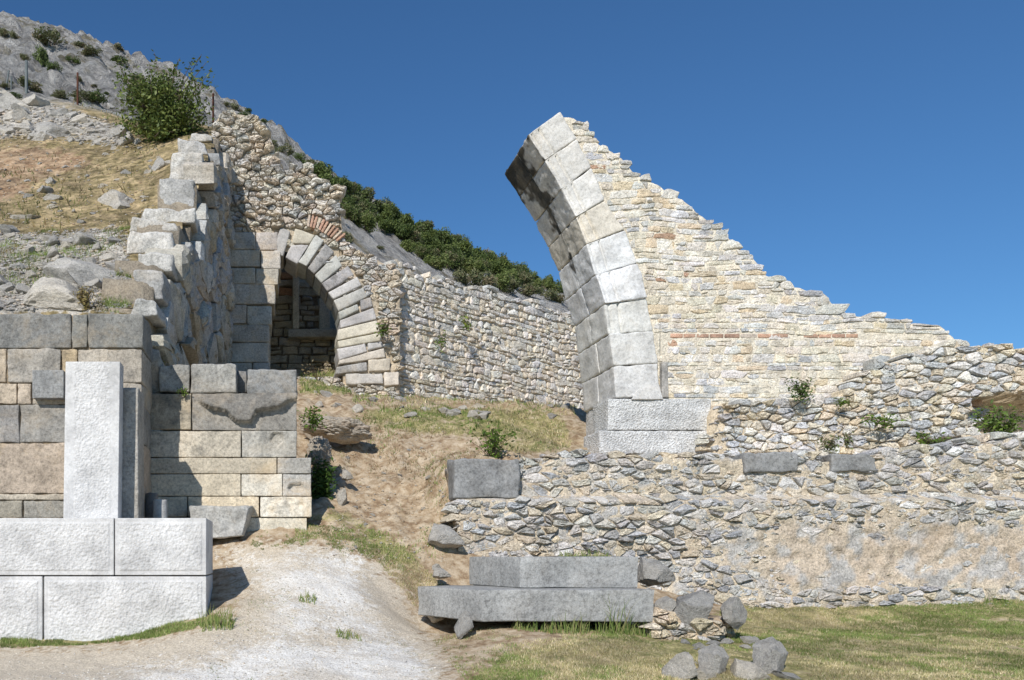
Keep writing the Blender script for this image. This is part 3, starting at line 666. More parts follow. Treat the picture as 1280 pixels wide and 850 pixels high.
jamb = [(98, 110, 219, 190), (221, 112, 322, 194), (85, 192, 241, 271), (243, 197, 336, 281), (78, 273, 101, 346), (103, 273, 219, 350), (221, 277, 327, 356), (72, 350, 312, 444), (85, 446, 178, 534), (180, 451, 295, 541), (86, 539, 285, 620), (84, 622, 281, 713), (84, 715, 204, 760), (206, 713, 287, 760)]
for a, b, c_, d_ in jamb:
    mb = MB(); quad_block(mb, z6(rect(a, b, c_, d_)), DA-.14+R.uniform(0, .04), 1.3, gap=.008, r=.035, seg=.1, amp=.03, nsc=2, col=var((.52, .48, .42), .12)); part('jamb_block', mb, M['tan_ashlar'], t)
mb = MB()
for k in range(11):
    u = k/10; x = lerp(384, 419, u)+1; y = 283+18*u**1.4; an_ = math.radians(lerp(8, 50, u)); dx, dy = math.sin(an_), -math.cos(an_); L_ = 15; w_ = 1.35
    q = [(x+dx*L_-dy*-w_, y+dy*L_+dx*-w_), (x+dx*L_+(-dy)*w_, y+dy*L_+dx*w_), (x-dy*w_, y+dx*w_), (x+dy*w_, y-dx*w_)]
    q = [(x+dx*L_+dy*w_, y+dy*L_-dx*w_), (x+dx*L_-dy*w_, y+dy*L_+dx*w_), (x-dy*w_, y+dx*w_), (x+dy*w_, y-dx*w_)]
    quad_block(mb, q, DA-.12, .7, gap=.002, r=.012, seg=.1, amp=.008, col=var((.5, .31, .22) if k % 3 else (.58, .48, .38), .12))
part('brick_arch', mb, M['brick'], t, 'fan of thin red bricks above the arch')

# ruin behind the opening
D2 = 28.0; X2, Z2 = zx(D2)
t = thing('inner_ruin', 'dark inner wall with upright posts and a lintel seen through the round arch', 'ruin', (X2(380), D2, Z2(480)))
rr = random.Random(5); mb = MB(); ti = interp([(X2(300), Z2(330)), (X2(352), Z2(315)), (X2(372), Z2(340)), (X2(374), Z2(335)), (X2(396), Z2(345)), (X2(398), Z2(412)), (X2(440), Z2(412)), (X2(480), Z2(420))])
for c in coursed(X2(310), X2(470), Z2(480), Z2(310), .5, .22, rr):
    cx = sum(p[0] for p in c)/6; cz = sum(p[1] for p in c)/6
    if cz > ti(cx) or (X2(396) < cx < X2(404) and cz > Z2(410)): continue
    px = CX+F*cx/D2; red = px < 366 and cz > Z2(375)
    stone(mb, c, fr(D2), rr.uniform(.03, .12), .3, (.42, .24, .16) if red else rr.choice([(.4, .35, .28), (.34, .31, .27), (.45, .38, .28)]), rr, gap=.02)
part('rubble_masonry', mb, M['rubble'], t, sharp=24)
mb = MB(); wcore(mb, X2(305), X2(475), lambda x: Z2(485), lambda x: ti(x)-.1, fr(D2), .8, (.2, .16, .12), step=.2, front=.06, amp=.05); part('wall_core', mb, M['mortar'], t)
for (a, b, c_, d_, off, col) in [(366, 336, 374, 411, -.45, (.5, .47, .42)), (399, 372, 413, 412, -.1, (.6, .52, .4)), (360, 411, 424, 421, -.5, (.36, .33, .29))]:
    mb = MB(); quad_block(mb, rect(a, b, c_, d_), D2+off, .4, r=.02, seg=.2, amp=.006, col=col); part('lintel' if a == 360 else 'post', mb, M['concrete'] if a != 360 else M['ashlar'], t)
# rear dark retaining mass closing the view
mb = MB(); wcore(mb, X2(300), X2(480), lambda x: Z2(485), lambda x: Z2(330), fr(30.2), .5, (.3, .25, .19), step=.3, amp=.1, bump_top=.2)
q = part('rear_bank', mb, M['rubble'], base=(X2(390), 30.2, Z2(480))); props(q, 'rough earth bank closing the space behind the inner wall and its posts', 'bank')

# ------------------------------------------------------------------ long receding rubble wall in the middle distance
S0 = Vector((X25(494), 25.3)); dr = Vector((.776, .63)).normalized(); nn = Vector((-dr.y, dr.x))
def cw(s, z, wv): q = S0+dr*s+nn*wv; return Vector((q.x, q.y, z))
def s_of(px): u = (px-CX)/F; return (u*S0.y-S0.x)/(dr.x-dr.y*u)
def cwz(px, py): s = s_of(px); return s, EYE+(CY-py)/F*(S0.y+dr.y*s)
topw = interp([cwz(a, b) for a, b in [(430, 298), (450, 308), (470, 318), (495, 322), (520, 337), (560, 350), (585, 356), (610, 357), (640, 374), (660, 371), (690, 384), (720, 392), (780, 405), (840, 420)]])
basew = interp([cwz(a, b) for a, b in [(430, 500), (490, 500), (560, 512), (640, 522), (727, 528), (860, 545)]])
t = thing('rubble_wall', 'long receding wall of small cream stones laid in courses between the two arches', 'wall', (S0.x+2, S0.y+1.6, gz(S0.x+2, S0.y)), 'rubble stone walls')
rr = random.Random(31); mb = MB(); smax = s_of(850)
PALW = [(.8, .74, .64), (.76, .72, .65), (.84, .8, .72), (.7, .68, .64), (.78, .7, .57), (.76, .69, .59)]
for c in coursed(-.1, smax, basew(0)-.3, 10.4, .3, .17, rr, wob=.04, jit=.42):
    cx = sum(p[0] for p in c)/6; cz = sum(p[1] for p in c)/6; tp = topw(cx)
    if cz > tp-.05+rr.uniform(-.09, .07) or cz < basew(cx)-.1+rr.uniform(0, .25): continue
    hi = cz > tp-.45
    col = rr.choice([(.6, .59, .56), (.66, .64, .6), (.54, .53, .51)]) if hi and rr.random() < .75 else rr.choice(PALW)
    stone(mb, c, cw, rr.uniform(.03, .085), rr.uniform(.3, .7), col, rr, gap=.011, rough=.008, tl=.3)
part('coursed_masonry', mb, M['rubble'], t, sharp=24)
mb = MB(); wcore(mb, -.05, smax, lambda s: basew(s)-.2, lambda s: topw(s)-.12, cw, 1.0, lambda x, z, p: (.66, .57, .44), step=.08, front=.0, amp=.05, bump_top=.12, nf=5.); part('wall_core', mb, M['mortar'], t)

# ------------------------------------------------------------------ broken marble arch
DM = 17.0; XM, ZM = zx(DM)
inn = [(659.5, 168.7), (680.7, 200.5), (702, 236.5), (720, 271), (733.7, 304.3), (744.3, 343), (756, 379.5), (761, 417), (766.8, 457.6), (769.4, 497.5)]
out = [(701, 138), (721.7, 173), (740, 208.5), (757, 249), (782.4, 286), (798.3, 328), (809.6, 372), (817.3, 413.5), (822.5, 454), (827, 496.5)]
t = thing('broken_arch', 'tall broken half arch of white marble blocks leaning out against the blue sky', 'arch', (XM(790), DM, ZM(566)))
THK = 1.75
def fascia(x, z, L, H, o): return -.012*(1-sstep(.30*L, .30*L+.02, x))-.07*math.exp(-((x-.32*L)/.018)**2)-.04*math.exp(-((x-.1*L)/.018)**2)
for i in range(9):
    a0, a1, b0, b1 = inn[i], inn[i+1], out[i], out[i+1]
    cut = [.47, .47, .5, .47, .5, .48, .5, .42, .5][i]
    for h, (w0, w1) in enumerate(((0, cut), (cut, 1))):
        f = [P(*b0, DM), P(*b1, DM), P(*a1, DM), P(*a0, DM)]; c = sum(f, Vector())/4; f = [p+(c-p).normalized()*.007 for p in f]
        bo, b1_, ai1, ai0 = f; off = Vector((0, 1, 0))*(w0*THK+.004+(R.uniform(-.03, .03) if h == 0 and i > 2 else 0)); dp = Vector((0, 1, 0))*((w1-w0)*THK-.012)
        # lattice: x axis from intrados to extrados, z axis up the ring
        col = [(.62, .6, .56), (.66, .64, .6), (.7, .68, .64), (.68, .63, .54), (.72, .72, .71), (.74, .74, .74), (.66, .65, .61), (.64, .63, .6), (.62, .61, .59)][i]
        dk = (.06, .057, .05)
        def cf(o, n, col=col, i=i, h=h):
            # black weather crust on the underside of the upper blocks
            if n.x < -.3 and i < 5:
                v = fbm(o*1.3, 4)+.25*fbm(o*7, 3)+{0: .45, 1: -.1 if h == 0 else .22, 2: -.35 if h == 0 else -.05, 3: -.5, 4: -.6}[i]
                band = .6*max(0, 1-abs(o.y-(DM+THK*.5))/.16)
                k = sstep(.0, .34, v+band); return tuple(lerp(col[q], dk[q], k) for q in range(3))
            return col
        mb = MB()
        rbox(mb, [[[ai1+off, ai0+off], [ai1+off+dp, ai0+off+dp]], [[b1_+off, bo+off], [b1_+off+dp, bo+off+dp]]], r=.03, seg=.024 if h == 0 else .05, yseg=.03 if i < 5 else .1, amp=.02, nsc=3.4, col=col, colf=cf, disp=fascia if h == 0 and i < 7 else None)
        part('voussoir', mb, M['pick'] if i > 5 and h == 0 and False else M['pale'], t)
for (x0, y0, x1, y1, w0, w1, m, c, lab) in [(760, 498.3, 889.5, 537.6, 0, .47, 'pick', (.6, .6, .585), 'long pecked marble plinth block'), (752, 498.3, 800, 539, .48, 1., 'pick', (.58, .58, .57), None),
                                        (749, 538.4, 887, 567, 0, .5, 'pick', (.62, .62, .61), None), (749, 538.4, 800, 568, .51, 1., 'tan_ashlar', (.5, .46, .4), None), (749, 567, 880, 596, .02, 1., 'pick', (.5, .5, .48), None)]:
    mb = MB(); quad_block(mb, rect(x0, y0, x1, y1), DM+w0*THK, (w1-w0)*THK-.01, gap=.004, r=.02, seg=.05, amp=.012, nsc=3, col=c, disp=(lambda x, z, L, H, o: .006*noise.noise(o*30)) if w0 < .3 else None)
    part('plinth_block', mb, M[m], t, lab)
mb = MB(); quad_block(mb, [(828, 452), (835, 452), (836, 497), (827.5, 497)], DM, .5, r=.015, seg=.06, amp=.01, col=(.42, .4, .37)); part('side_chip', mb, M['ashlar'], t)
mb = MB(); quad_block(mb, [(800, 486), (824, 480), (829, 499), (790, 499)], DM-.04, .05, gap=0, r=.01, seg=.05, amp=.012, col=(.56, .55, .53)); part('ledge', mb, M['pale'], t)

# ------------------------------------------------------------------ big cream wall climbing to the arch
DW = 17.12; XW, ZW = zx(DW)
toppts = [(700, 138), (715, 139), (724, 146), (735, 150), (741, 168), (760, 182), (778, 192), (790, 206), (800, 214), (824, 224), (840, 240), (856, 246), (872, 262), (905, 282), (915, 298), (940, 316), (952, 330), (972, 346), (1000, 354), (1030, 362), (1050, 382), (1080, 388), (1100, 388), (1132, 394), (1140, 402), (1175, 400), (1186, 412), (1205, 426), (1260, 440)]
topa = interp([(XW(a), ZW(b)) for a, b in toppts])
leftz = interp([(ZM(b)*1.0, XM(a)) for a, b in sorted(out, key=lambda q: -q[1])])   # extrados x at height z
t = thing('stone_wall', 'high cream coursed stone wall rising in steps to the back of the broken arch', 'wall', (XW(930), DW, ZW(570)), 'rubble stone walls')
rr = random.Random(41); mb = MB(); mbb = MB()
PALA = [(.8, .75, .65), (.78, .71, .59), (.82, .78, .71), (.76, .74, .7), (.76, .64, .47), (.8, .73, .61), (.84, .8, .74), (.77, .7, .57), (.72, .71, .69)]
zb = ZW(423); zt = ZW(417)
def wall_cells():
    lo = coursed(XW(745), XW(1215), ZW(600), zb, .27, .125, rr, wob=.0, jit=.35)
    hi = coursed(XW(690), XW(1215), zt+.01, ZW(130), .27, .125, rr, wob=.035, jit=.35)
    return [c for c in lo if max(p[1] for p in c) < zb+.1]+hi
for c in wall_cells():
    cx = sum(p[0] for p in c)/6; cz = sum(p[1] for p in c)/6
    xl = leftz(cz) if cz > ZW(497) else XM(889)
    if cx < xl+.05 or cz > topa(cx)-.05+rr.uniform(-.05, .04): continue
    c = [(max(x, xl+.01), z) for x, z in c]
    if cz > topa(max(p[0] for p in c)-.05)+.02: c = [(min(x, cx+.06), z) for x, z in c]
    edge = cz > topa(cx)-.28
    col = rr.choice([(.7, .68, .63), (.76, .72, .64), (.6, .58, .53)]) if edge else rr.choice(PALA)
    if rr.random() < .035: col = (.52, .53, .54)
    if rr.random() < .012: col = (.52, .34, .24)
    stone(mb, c, fr(DW), rr.uniform(.006, .026) if not edge else rr.uniform(.015, .04), rr.uniform(.3, 1.2), col, rr, gap=.007, rnd=.14, rough=.005, tl=.25)
part('coursed_masonry', mb, M['rubble'], t, sharp=24)
mb = MB(); ma = lambda x, z, p: (.82, .745, .61)
def wl(s):   # base of the core: it starts at the arch back
    z = ZW(600)
    for (a, b) in reversed(out):
        if XM(a) > s: z = max(z, ZM(b)+0.0)
    return z
lefti = interp(sorted([(XM(a), ZM(b)) for a, b in out]+[(XM(889), ZW(600))]))
def basea(x):
    if x > XM(829): return ZW(600)
    pts = sorted([(XM(a), ZM(b)) for a, b in out]); return float(np.interp(x, [p[0] for p in pts], [p[1] for p in pts]))+.03
wcore(mb, XW(704), XM(829), basea, lambda x: max(basea(x)+.03, topa(x)-.12), fr(DW), 1.5, ma, step=.045, front=-.001, amp=.016, bump_top=.04, nf=7.)
wcore(mb, XM(829), XW(1210), lambda x: ZW(600), lambda x: topa(x)-.12, fr(DW), 1.5, ma, step=.05, front=-.001, amp=.016, bump_top=.08, nf=7.)
part('wall_core', mb, M['mortar'], t)
x = XW(838); mb = MB()
while x < XW(1066):
    L_ = rr.uniform(.24, .34); c = (.52, .33, .24) if not .35 < (x-XW(838))/3.6 < .4 else (.6, .5, .4)
    if rr.random() > .18: rbox(mb, [[[Vector((x, DW-.015, zb+.012)), Vector((x, DW-.015, zt-.005))], [Vector((x, DW+.2, zb+.012)), Vector((x, DW+.2, zt-.005))]], [[Vector((x+L_-.02, DW-.015, zb+.012)), Vector((x+L_-.02, DW-.015, zt-.005))], [Vector((x+L_-.02, DW+.2, zb+.012)), Vector((x+L_-.02, DW+.2, zt-.005))]]], r=.012, seg=.1, amp=.006, col=var(c, .2))
    x += L_
part('brick_course', mb, M['brick'], t, 'single thin course of red bricks')

# ------------------------------------------------------------------ rougher grey wall in front of its right part
DB = 16.7; XB, ZB = zx(DB)
t = thing('rough_wall', 'rough grey and tan stone wall with a hollow full of green plants below it', 'wall', (XB(1100), DB, ZB(575)), 'rubble stone walls')
topb = interp([(XB(a), ZB(b)) for a, b in [(890, 520), (900, 500), (930, 503), (960, 496), (1000, 500), (1040, 496), (1060, 482), (1075, 466), (1092, 455), (1120, 447), (1160, 436), (1190, 422), (1215, 430), (1240, 425), (1262, 428), (1290, 434), (1400, 440), (1600, 450)]])
rr = random.Random(51); mb = MB()
PALB = [(.68, .67, .64), (.58, .585, .585), (.74, .68, .57), (.68, .59, .45), (.78, .74, .66), (.54, .545, .55), (.72, .63, .48)]
HOL = [(1150, 556), (1165, 546), (1206, 541), (1214, 500), (1262, 492), (1400, 500), (1400, 560)]
def wb(x, z, wv):
    px = CX+F*x/DB; py = CY-F*(z-EYE)/DB; setb = .22*math.exp(-((px-970)/60)**2-((py-530)/30)**2)
    led = .45*(1-sstep(470, 500, py))*(1-sstep(1030, 1080, px)); return Vector((x, DB+wv+setb+led*0, z))
for c in cells_random(XB(888), XB(1480), ZB(600), ZB(415), .25, .135, rr, jit=.42, drop=.16, add=.32):
    cx = sum(p[0] for p in c)/len(c); cz = sum(p[1] for p in c)/len(c); px, py = CX+F*cx/DB, CY-F*(cz-EYE)/DB
    if cz > topb(cx)-.03+rr.uniform(-.07, .06) or px < 904 or inp((px, py), HOL): continue
    stone(mb, c, wb, rr.uniform(.02, .1), rr.uniform(.25, .5), rr.choice(PALB), rr, gap=.015, rough=.009, tl=.45)
part('rubble_masonry', mb, M['rubble_grey'], t, sharp=33)
mb = MB()
def wbc(x, z, wv):
    px = CX+F*x/DB; py = CY-F*(z-EYE)/DB; h = .75 if (wv < .2 and inp((px, py), HOL)) else 0
    return wb(x, z, wv+h)
chk = MB(); chinks(chk, XB(893), XB(1480), ZB(600), ZB(430), .11, .06, wb, lambda x, z: z < topb(x)-.05 and not inp((CX+F*x/DB, CY-F*(z-EYE)/DB), HOL), (.01, .05), PALB, rr, .4)
part('chinking_stones', chk, M['rubble_grey'], t, sharp=24)
wcore(mb, XB(893), XB(1500), lambda x: ZB(604), lambda x: topb(x)-.1, wbc, 1.3, lambda x, z, p: (.68, .57, .42), step=.055, front=.01, amp=.05, bump_top=.1, nf=6.); part('wall_core', mb, M['mortar'], t)

# ------------------------------------------------------------------ long low terrace wall in front
DC = 14.0; XC, ZC = zx(DC)
t = thing('terrace_wall', 'long low terrace wall of grey fieldstones with pinkish earth mortar above the lawn', 'wall', (XC(900), DC, ZC(755)), 'rubble stone walls')
topc = interp([(XC(a), ZC(b)) for a, b in [(552, 632), (566, 618), (569, 574), (600, 571), (640, 574), (660, 569), (690, 566), (720, 563), (760, 564), (830, 563), (870, 566), (930, 565), (1000, 563), (1050, 566), (1100, 564), (1150, 560), (1200, 553), (1240, 548), (1262, 541), (1300, 538), (1700, 530)]])
basec = interp([(XC(a), ZC(b)) for a, b in [(545, 700), (600, 712), (760, 760), (1700, 762)]])
def wc(x, z, wv):
    py = CY-F*(z-EYE)/DC; led = .30*(1-sstep(616, 628, py)); bt = .10*(1-sstep(690, 745, py)); return Vector((x, DC+wv+led+bt-.1, z))
rr = random.Random(61); mb = MB()
PALC = [(.57, .56, .535), (.46, .46, .455), (.62, .6, .56), (.63, .56, .45), (.52, .5, .465), (.68, .66, .62), (.6, .52, .4), (.4, .4, .4)]
BIG = [(567, 574, 650, 623), (932, 563, 998, 590), (1040, 565, 1096, 589)]
def pinkness(x, z):
    px = CX+F*x/DC; py = CY-F*(z-EYE)/DC
    return sstep(880, 1000, px+60*noise.noise(Vector((x*1.5, z*1.5, 0))))*sstep(640, 668, py+12*noise.noise(Vector((x*2, z*2, 4))))*(1-sstep(722, 740, py))
def okc(cx, cz):
    px, py = CX+F*cx/DC, CY-F*(cz-EYE)/DC
    return cz < topc(cx)+.02 and cz > basec(cx) and px > interp([(574, 569), (625, 570), (640, 558), (700, 587), (720, 602)])(py) and not any(a-2 < px < b+2 and y0-2 < py < y1+2 for a, y0, b, y1 in BIG)
chinks(mb, XC(560), XC(1480), ZC(765), ZC(540), .1, .055, wc, lambda x, z: okc(x, z) and rr.random() > 1.02*pinkness(x, z), (.012, .045), PALC+[(.6, .55, .45)], rr, .42)
for c in cells_random(XC(545), XC(1480), ZC(765), ZC(530), .235, .115, rr, jit=.46, drop=.24, add=.42):
    cx = sum(p[0] for p in c)/len(c); cz = sum(p[1] for p in c)/len(c); px, py = CX+F*cx/DC, CY-F*(cz-EYE)/DC
    if cz > topc(cx)+.03+rr.uniform(-.05, .05) or cz < basec(cx)-.02 or any(a-2 < px < b+2 and y0-2 < py < y1+2 for a, y0, b, y1 in BIG): continue
    if not okc(cx, cz): continue
    le = interp([(574, 567), (625, 568), (640, 556), (700, 585), (720, 600)])(py)
    if px < le-2: continue
    c = [(max(x, XC(le-6)), z) for x, z in c]
    pk = pinkness(cx, cz)
    if rr.random() < pk*.62: continue
    pr = rr.choice([rr.uniform(.01, .05), rr.uniform(.03, .09)])
    if pk > .3: pr = rr.uniform(-.002, .022)
    if 635 < px < 850 and 620 < py < 700: pr = rr.uniform(.03, .13)
    stone(mb, c, wc, pr, rr.uniform(.3, .6), rr.choice(PALC), rr, gap=.016, rough=.009, tl=.45)
part('rubble_masonry', mb, M['rubble_grey'], t, sharp=33)
mb = MB()
def mc(x, z, p):
    k = pinkness(x, z)*.8; g_ = sstep(.12, .3, fbm(p*3.2+Vector((3, 0, 0)), 3))*.85
    if g_ > 0: return tuple(lerp(lerp(a, c, k), q, g_) for a, c, q in zip((.64, .55, .42), (.58, .48, .375), (.5, .49, .47)))
    return tuple(lerp(a, c, k) for a, c in zip((.64, .55, .42), (.58, .48, .375)))
wcore(mb, XC(572), XC(1500), lambda x: basec(x)-.25, lambda x: topc(x)-.08, wc, .75, mc, step=.05, front=-.02, amp=.045, bump_top=.08, nf=6.)
part('mortar_core', mb, M['plaster'], t)
for i, (x0, y0, x1, y1) in enumerate(BIG):
    mb = MB(); quad_block(mb, rect(x0, y0+(0 if i == 0 else 2), x1, y1), DC+(.08 if i == 0 else .215), .5, r=.03, seg=.05, amp=.035, nsc=4, col=(.3, .3, .3)); part('squared_block', mb, M['darkslab'], t, 'large dark squared block at the broken corner' if i == 0 else None)

# ------------------------------------------------------------------ marble steps
def slab(name, pts, zt, zb_, lab, base):
    """pts: plan corners (x, y), front left, front right, back right, back left"""
    mb = MB(); a, b, c, d = [Vector((x, y, 0)) for x, y in pts]; T, B = Vector((0, 0, zt)), Vector((0, 0, zb_))
    rbox(mb, [[[a+B, a+T], [d+B, d+T]], [[b+B, b+T], [c+B, c+T]]], r=.016, seg=.06, amp=.010, nsc=3.5, col=(.33, .33, .32)); return mb
def plan(px, D): return ((px-CX)/F*D, D)
def prism(pl, zt, zb_, col=(.33, .33, .32)):
    mb = MB(); n = len(pl); rows_ = [(zb_, -.0), (zb_+.0, 0), (zb_+.015, .0), (zt-.02, 0), (zt-.006, -.006), (zt, -.022)]
    cx = sum(p[0] for p in pl)/n; cy = sum(p[1] for p in pl)/n; dense = []
    for i in range(n):
        a, b = pl[i], pl[(i+1) % n]; m = max(1, int(math.dist(a, b)/.06))
        dense += [(lerp(a[0], b[0], k/m), lerp(a[1], b[1], k/m)) for k in range(m)]
    zs = [zb_, zb_+.012]+[lerp(zb_+.012, zt-.015, k/6) for k in range(1, 7)]+[zt-.004, zt]
    ins = [.012]+[0]*7+[.005, .022]; vs = []; N_ = len(dense)
    for z, s in zip(zs, ins):
        for x, y in dense:
            q = Vector((x-cx, y-cy, 0)); L_ = q.length; q = q*(1-s/L_)
            p = Vector((cx+q.x, cy+q.y, z)); p += q.normalized()*.012*fbm(p*4, 4)+Vector((0, 0, .008*fbm(p*3+Vector((5, 0, 0)), 3))); vs.append(p)
    fs = [(j*N_+i, j*N_+(i+1) % N_, (j+1)*N_+(i+1) % N_, (j+1)*N_+i) for j in range(len(zs)-1) for i in range(N_)]
    fs.append(tuple((len(zs)-1)*N_+i for i in range(N_))); fs.append(tuple(reversed(range(N_)))); mb.add(vs, fs, col); return mb
t0 = EYE-(737-CY)/F*11; b0 = EYE-(777-CY)/F*11
lowp = [plan(602, 11), plan(817, 11), ((817-CX)/F*11+.02, 12.6), plan(560, 12.7), plan(523, 12.2)]
q = part('marble_step', prism(lowp, t0, b0), M['slab'], base=(3.6, 11.8, b0), sharp=35); props(q, 'lower thick grey marble step with angled corner resting on small stones', 'step', 'grey marble steps')
t1 = EYE-(696-CY)/F*11.45; b1 = t0+.003
upl = [plan(650, 11.45), plan(797, 11.45), ((797-CX)/F*11.45+.05, 13.0), plan(610, 13.2), plan(587, 12.75)]
q = part('marble_step', prism(upl, t1, b1), M['slab'], base=(3.9, 12.2, b1), sharp=35); props(q, 'upper grey marble step lying on the lower one against the terrace wall', 'step', 'grey marble steps')

# ------------------------------------------------------------------ rocks
def rock_mesh(name, seed, flat=1., blocky=.6):
    import bmesh
    rr = random.Random(seed); bm = bmesh.new(); bmesh.ops.create_icosphere(bm, subdivisions=4, radius=1.)
    pl = []
    for k in range(15):
        v = Vector((rr.gauss(0, 1), rr.gauss(0, 1), rr.gauss(0, 1))).normalized(); pl.append((v, rr.uniform(.4, .7)))
    for v in bm.verts:
        p = v.co.copy()
        for n_, d_ in pl:
            e = p.dot(n_)-d_
            if e > 0: p -= n_*e
        p *= 1+.07*fbm(p*2.2+Vector((seed, 0, 0)), 5)+.05*fbm(p*7, 3); v.co = Vector((p.x, p.y, p.z*flat))
    me = bpy.data.meshes.new(name); bm.to_mesh(me); bm.free()
    me.polygons.foreach_set('use_smooth', [True]*len(me.polygons)); me.set_sharp_from_angle(angle=math.radians(22)); me.materials.append(M['rock']); return me
def lump_mesh():
    import bmesh
    bm = bmesh.new(); bmesh.ops.create_icosphere(bm, subdivisions=6, radius=.8)
    for v in bm.verts:
        p = v.co.copy(); v.co = p*(1+.28*fbm(p*1.8+Vector((4, 0, 0)), 4)+.16*abs(noise.noise(p*6))+.07*fbm(p*14, 3))
    me = bpy.data.meshes.new('lump'); bm.to_mesh(me); bm.free(); me.polygons.foreach_set('use_smooth', [True]*len(me.polygons)); me.materials.append(M['lump']); return me
LUMP = lump_mesh()
ROCKS = [rock_mesh('rock', 100+i) for i in range(12)]
def rock(px0, py0, px1, py1, label=None, group=None, mesh=None, depth=1., tilt=.2, sink=.15, D=None, name='rock', cat='rock', mat=None, rot=None, obs=None):
    cx = (px0+px1)/2
    if D is None:
        h = hit(cx, min(py1-(py1-py0)*.15, 849), obs)
        if h is None: return None
        D = h[0].y
    s = D/F; wx = (px1-px0)*s/2; wz = max(.01, (py1-py0)*s/2)
    me = mesh or R.choice(ROCKS)
    o = bpy.data.objects.new(name, me); C.collection.objects.link(o)
    o.location = ((cx-CX)*s, D+wx*.55*depth, EYE+(CY-(py0+py1)/2)*s-wz*sink)
    o.scale = (wx*1.4, wx*1.2*depth, wz*1.35); o.rotation_euler = rot or (R.uniform(-tilt, tilt), R.uniform(-tilt, tilt), R.uniform(-.5, .5))
    
    return props(o, label, cat, group)
rock(42, 306, 140, 366, 'large pale topped angular slab on the scree above the block wall')
rock(16, 338, 108, 390, 'big dark fronted wedge of stone just above the block wall top')
rock(104, 220, 192, 262, 'smooth rounded grey boulder half buried in dry grass of the slope', sink=.5, tilt=.05)
rock(-6, 275, 25, 297, 'blocky grey stone at the edge of the grassy slope terrace')
rock(4, 262, 48, 276, 'flat pale rock sunk in the grass, level with the blocky stone', sink=.5, tilt=.05)
rock(52, 218, 72, 232, 'topmost stone of the little stack on the dry slope', 'stones on the dry slope'); rock(40, 229, 68, 243, 'pale slab below the topmost stone of the little slope stack', 'stones on the dry slope')
rock(48, 241, 74, 252, 'flat middle stone of the little slope stack', 'stones on the dry slope'); rock(54, 253, 72, 262, 'small white lowest stone of the little slope stack', 'stones on the dry slope')
rock(184, 198, 210, 214, 'overhanging flat slab beside the stepped end of the tall wall')
rock(-14, 113, 26, 142, 'dark rounded boulder of the outcrop on the upper slope'); rock(-2, 130, 36, 155, 'pale blocky outcrop boulder under the dark rounded one')
rock(18, 112, 64, 136, 'broad flat slab on top of the upper outcrop'); rock(10, 147, 46, 168, 'wedge shaped boulder at the lower edge of the upper outcrop')
rock(36, 146, 82, 176, 'long grey boulder at the lower end of the upper outcrop'); rock(130, 152, 165, 175, 'dark rounded boulder left of the big green bush')
rock(133, 126, 142, 138, 'small white upright stone above the outcrop'); rock(96, 156, 128, 168, 'thin pale slab below the rusty pole')
zn = [((-60, 108), (170, 182), 76, (12, 40), 'loose grey stone of the ruined terrace on the upper slope', 'stones of the upper outcrop'),
      ((-40, 292), (160, 386), 92, (13, 42), 'loose angular stone of the scree above the block wall', 'scree stones above the block wall'),
      ((-40, 178), (200, 288), 52, (6, 16), 'small stone lying in the dry grass of the slope', 'stones on the dry slope'),
      ((185, 195), (215, 216), 5, (8, 18), 'small stone lying beside the top of the stepped wall', 'stones by the stepped wall')]
for (a, b, n_, (s0, s1), lab, grp) in zn:
    for k in range(n_):
        x = R.uniform(a[0], b[0]); y = R.uniform(a[1], b[1])
        if 'upper' in grp and y > 150+.2*max(0, x-20)+14 or ('upper' in grp and y < 112+.28*max(0, x)): continue
        if 'scree' in grp and y < 330-.3*x*.6 and R.random() < .4: continue
        wd = R.uniform(s0, s1)*R.uniform(.6, 1); rock(x-wd/2, y-wd*.28, x+wd/2, y+wd*.28, lab, grp)
# rocks round the steps and the wall stub at the lawn
DS = 11.0; XS, ZS = zx(DS)
t = thing('wall_stub', 'crumbling stub of tan mortared rubble between the lower step and the lawn', 'wall', (XS(875), DS, ZS(815)), 'rubble stone walls')
tps_ = interp([(XS(815), ZS(760)), (XS(840), ZS(764)), (XS(860), ZS(778)), (XS(905), ZS(778)), (XS(926), ZS(772)), (XS(932), ZS(800))])
bts_ = interp([(XS(815), ZS(806)), (XS(860), ZS(826)), (XS(890), ZS(836)), (XS(932), ZS(822))])
def ws(x, z, wv): return Vector((x, DS+wv+.25*sstep(XS(885), XS(935), x)+.12*fbm((x*3, z*3, 1), 3), z))
rr = random.Random(71); mb = MB()
for c in cells_random(XS(812), XS(934), ZS(835), ZS(750), .15, .085, rr, jit=.46, drop=.25, add=.4):
    cx = sum(p[0] for p in c)/len(c); cz = sum(p[1] for p in c)/len(c)
    if not (XS(816) < cx < XS(930)) or cz > tps_(cx)+.02 or cz < bts_(cx)-.05: continue
    stone(mb, c, ws, rr.uniform(.01, .1), .25, rr.choice([(.66, .56, .42), (.6, .52, .42), (.56, .55, .52), (.7, .6, .44)]), rr, rough=.015)
part('rubble_masonry', mb, M['rubble_grey'], t, sharp=33)
mb = MB(); wcore(mb, XS(816), XS(931), lambda x: bts_(x)-.2, lambda x: tps_(x)-.02, ws, .6, lambda x, z, p: (.66, .52, .36), step=.05, front=-.0, amp=.05, nf=6.); part('mortar_core', mb, M['plaster'], t)
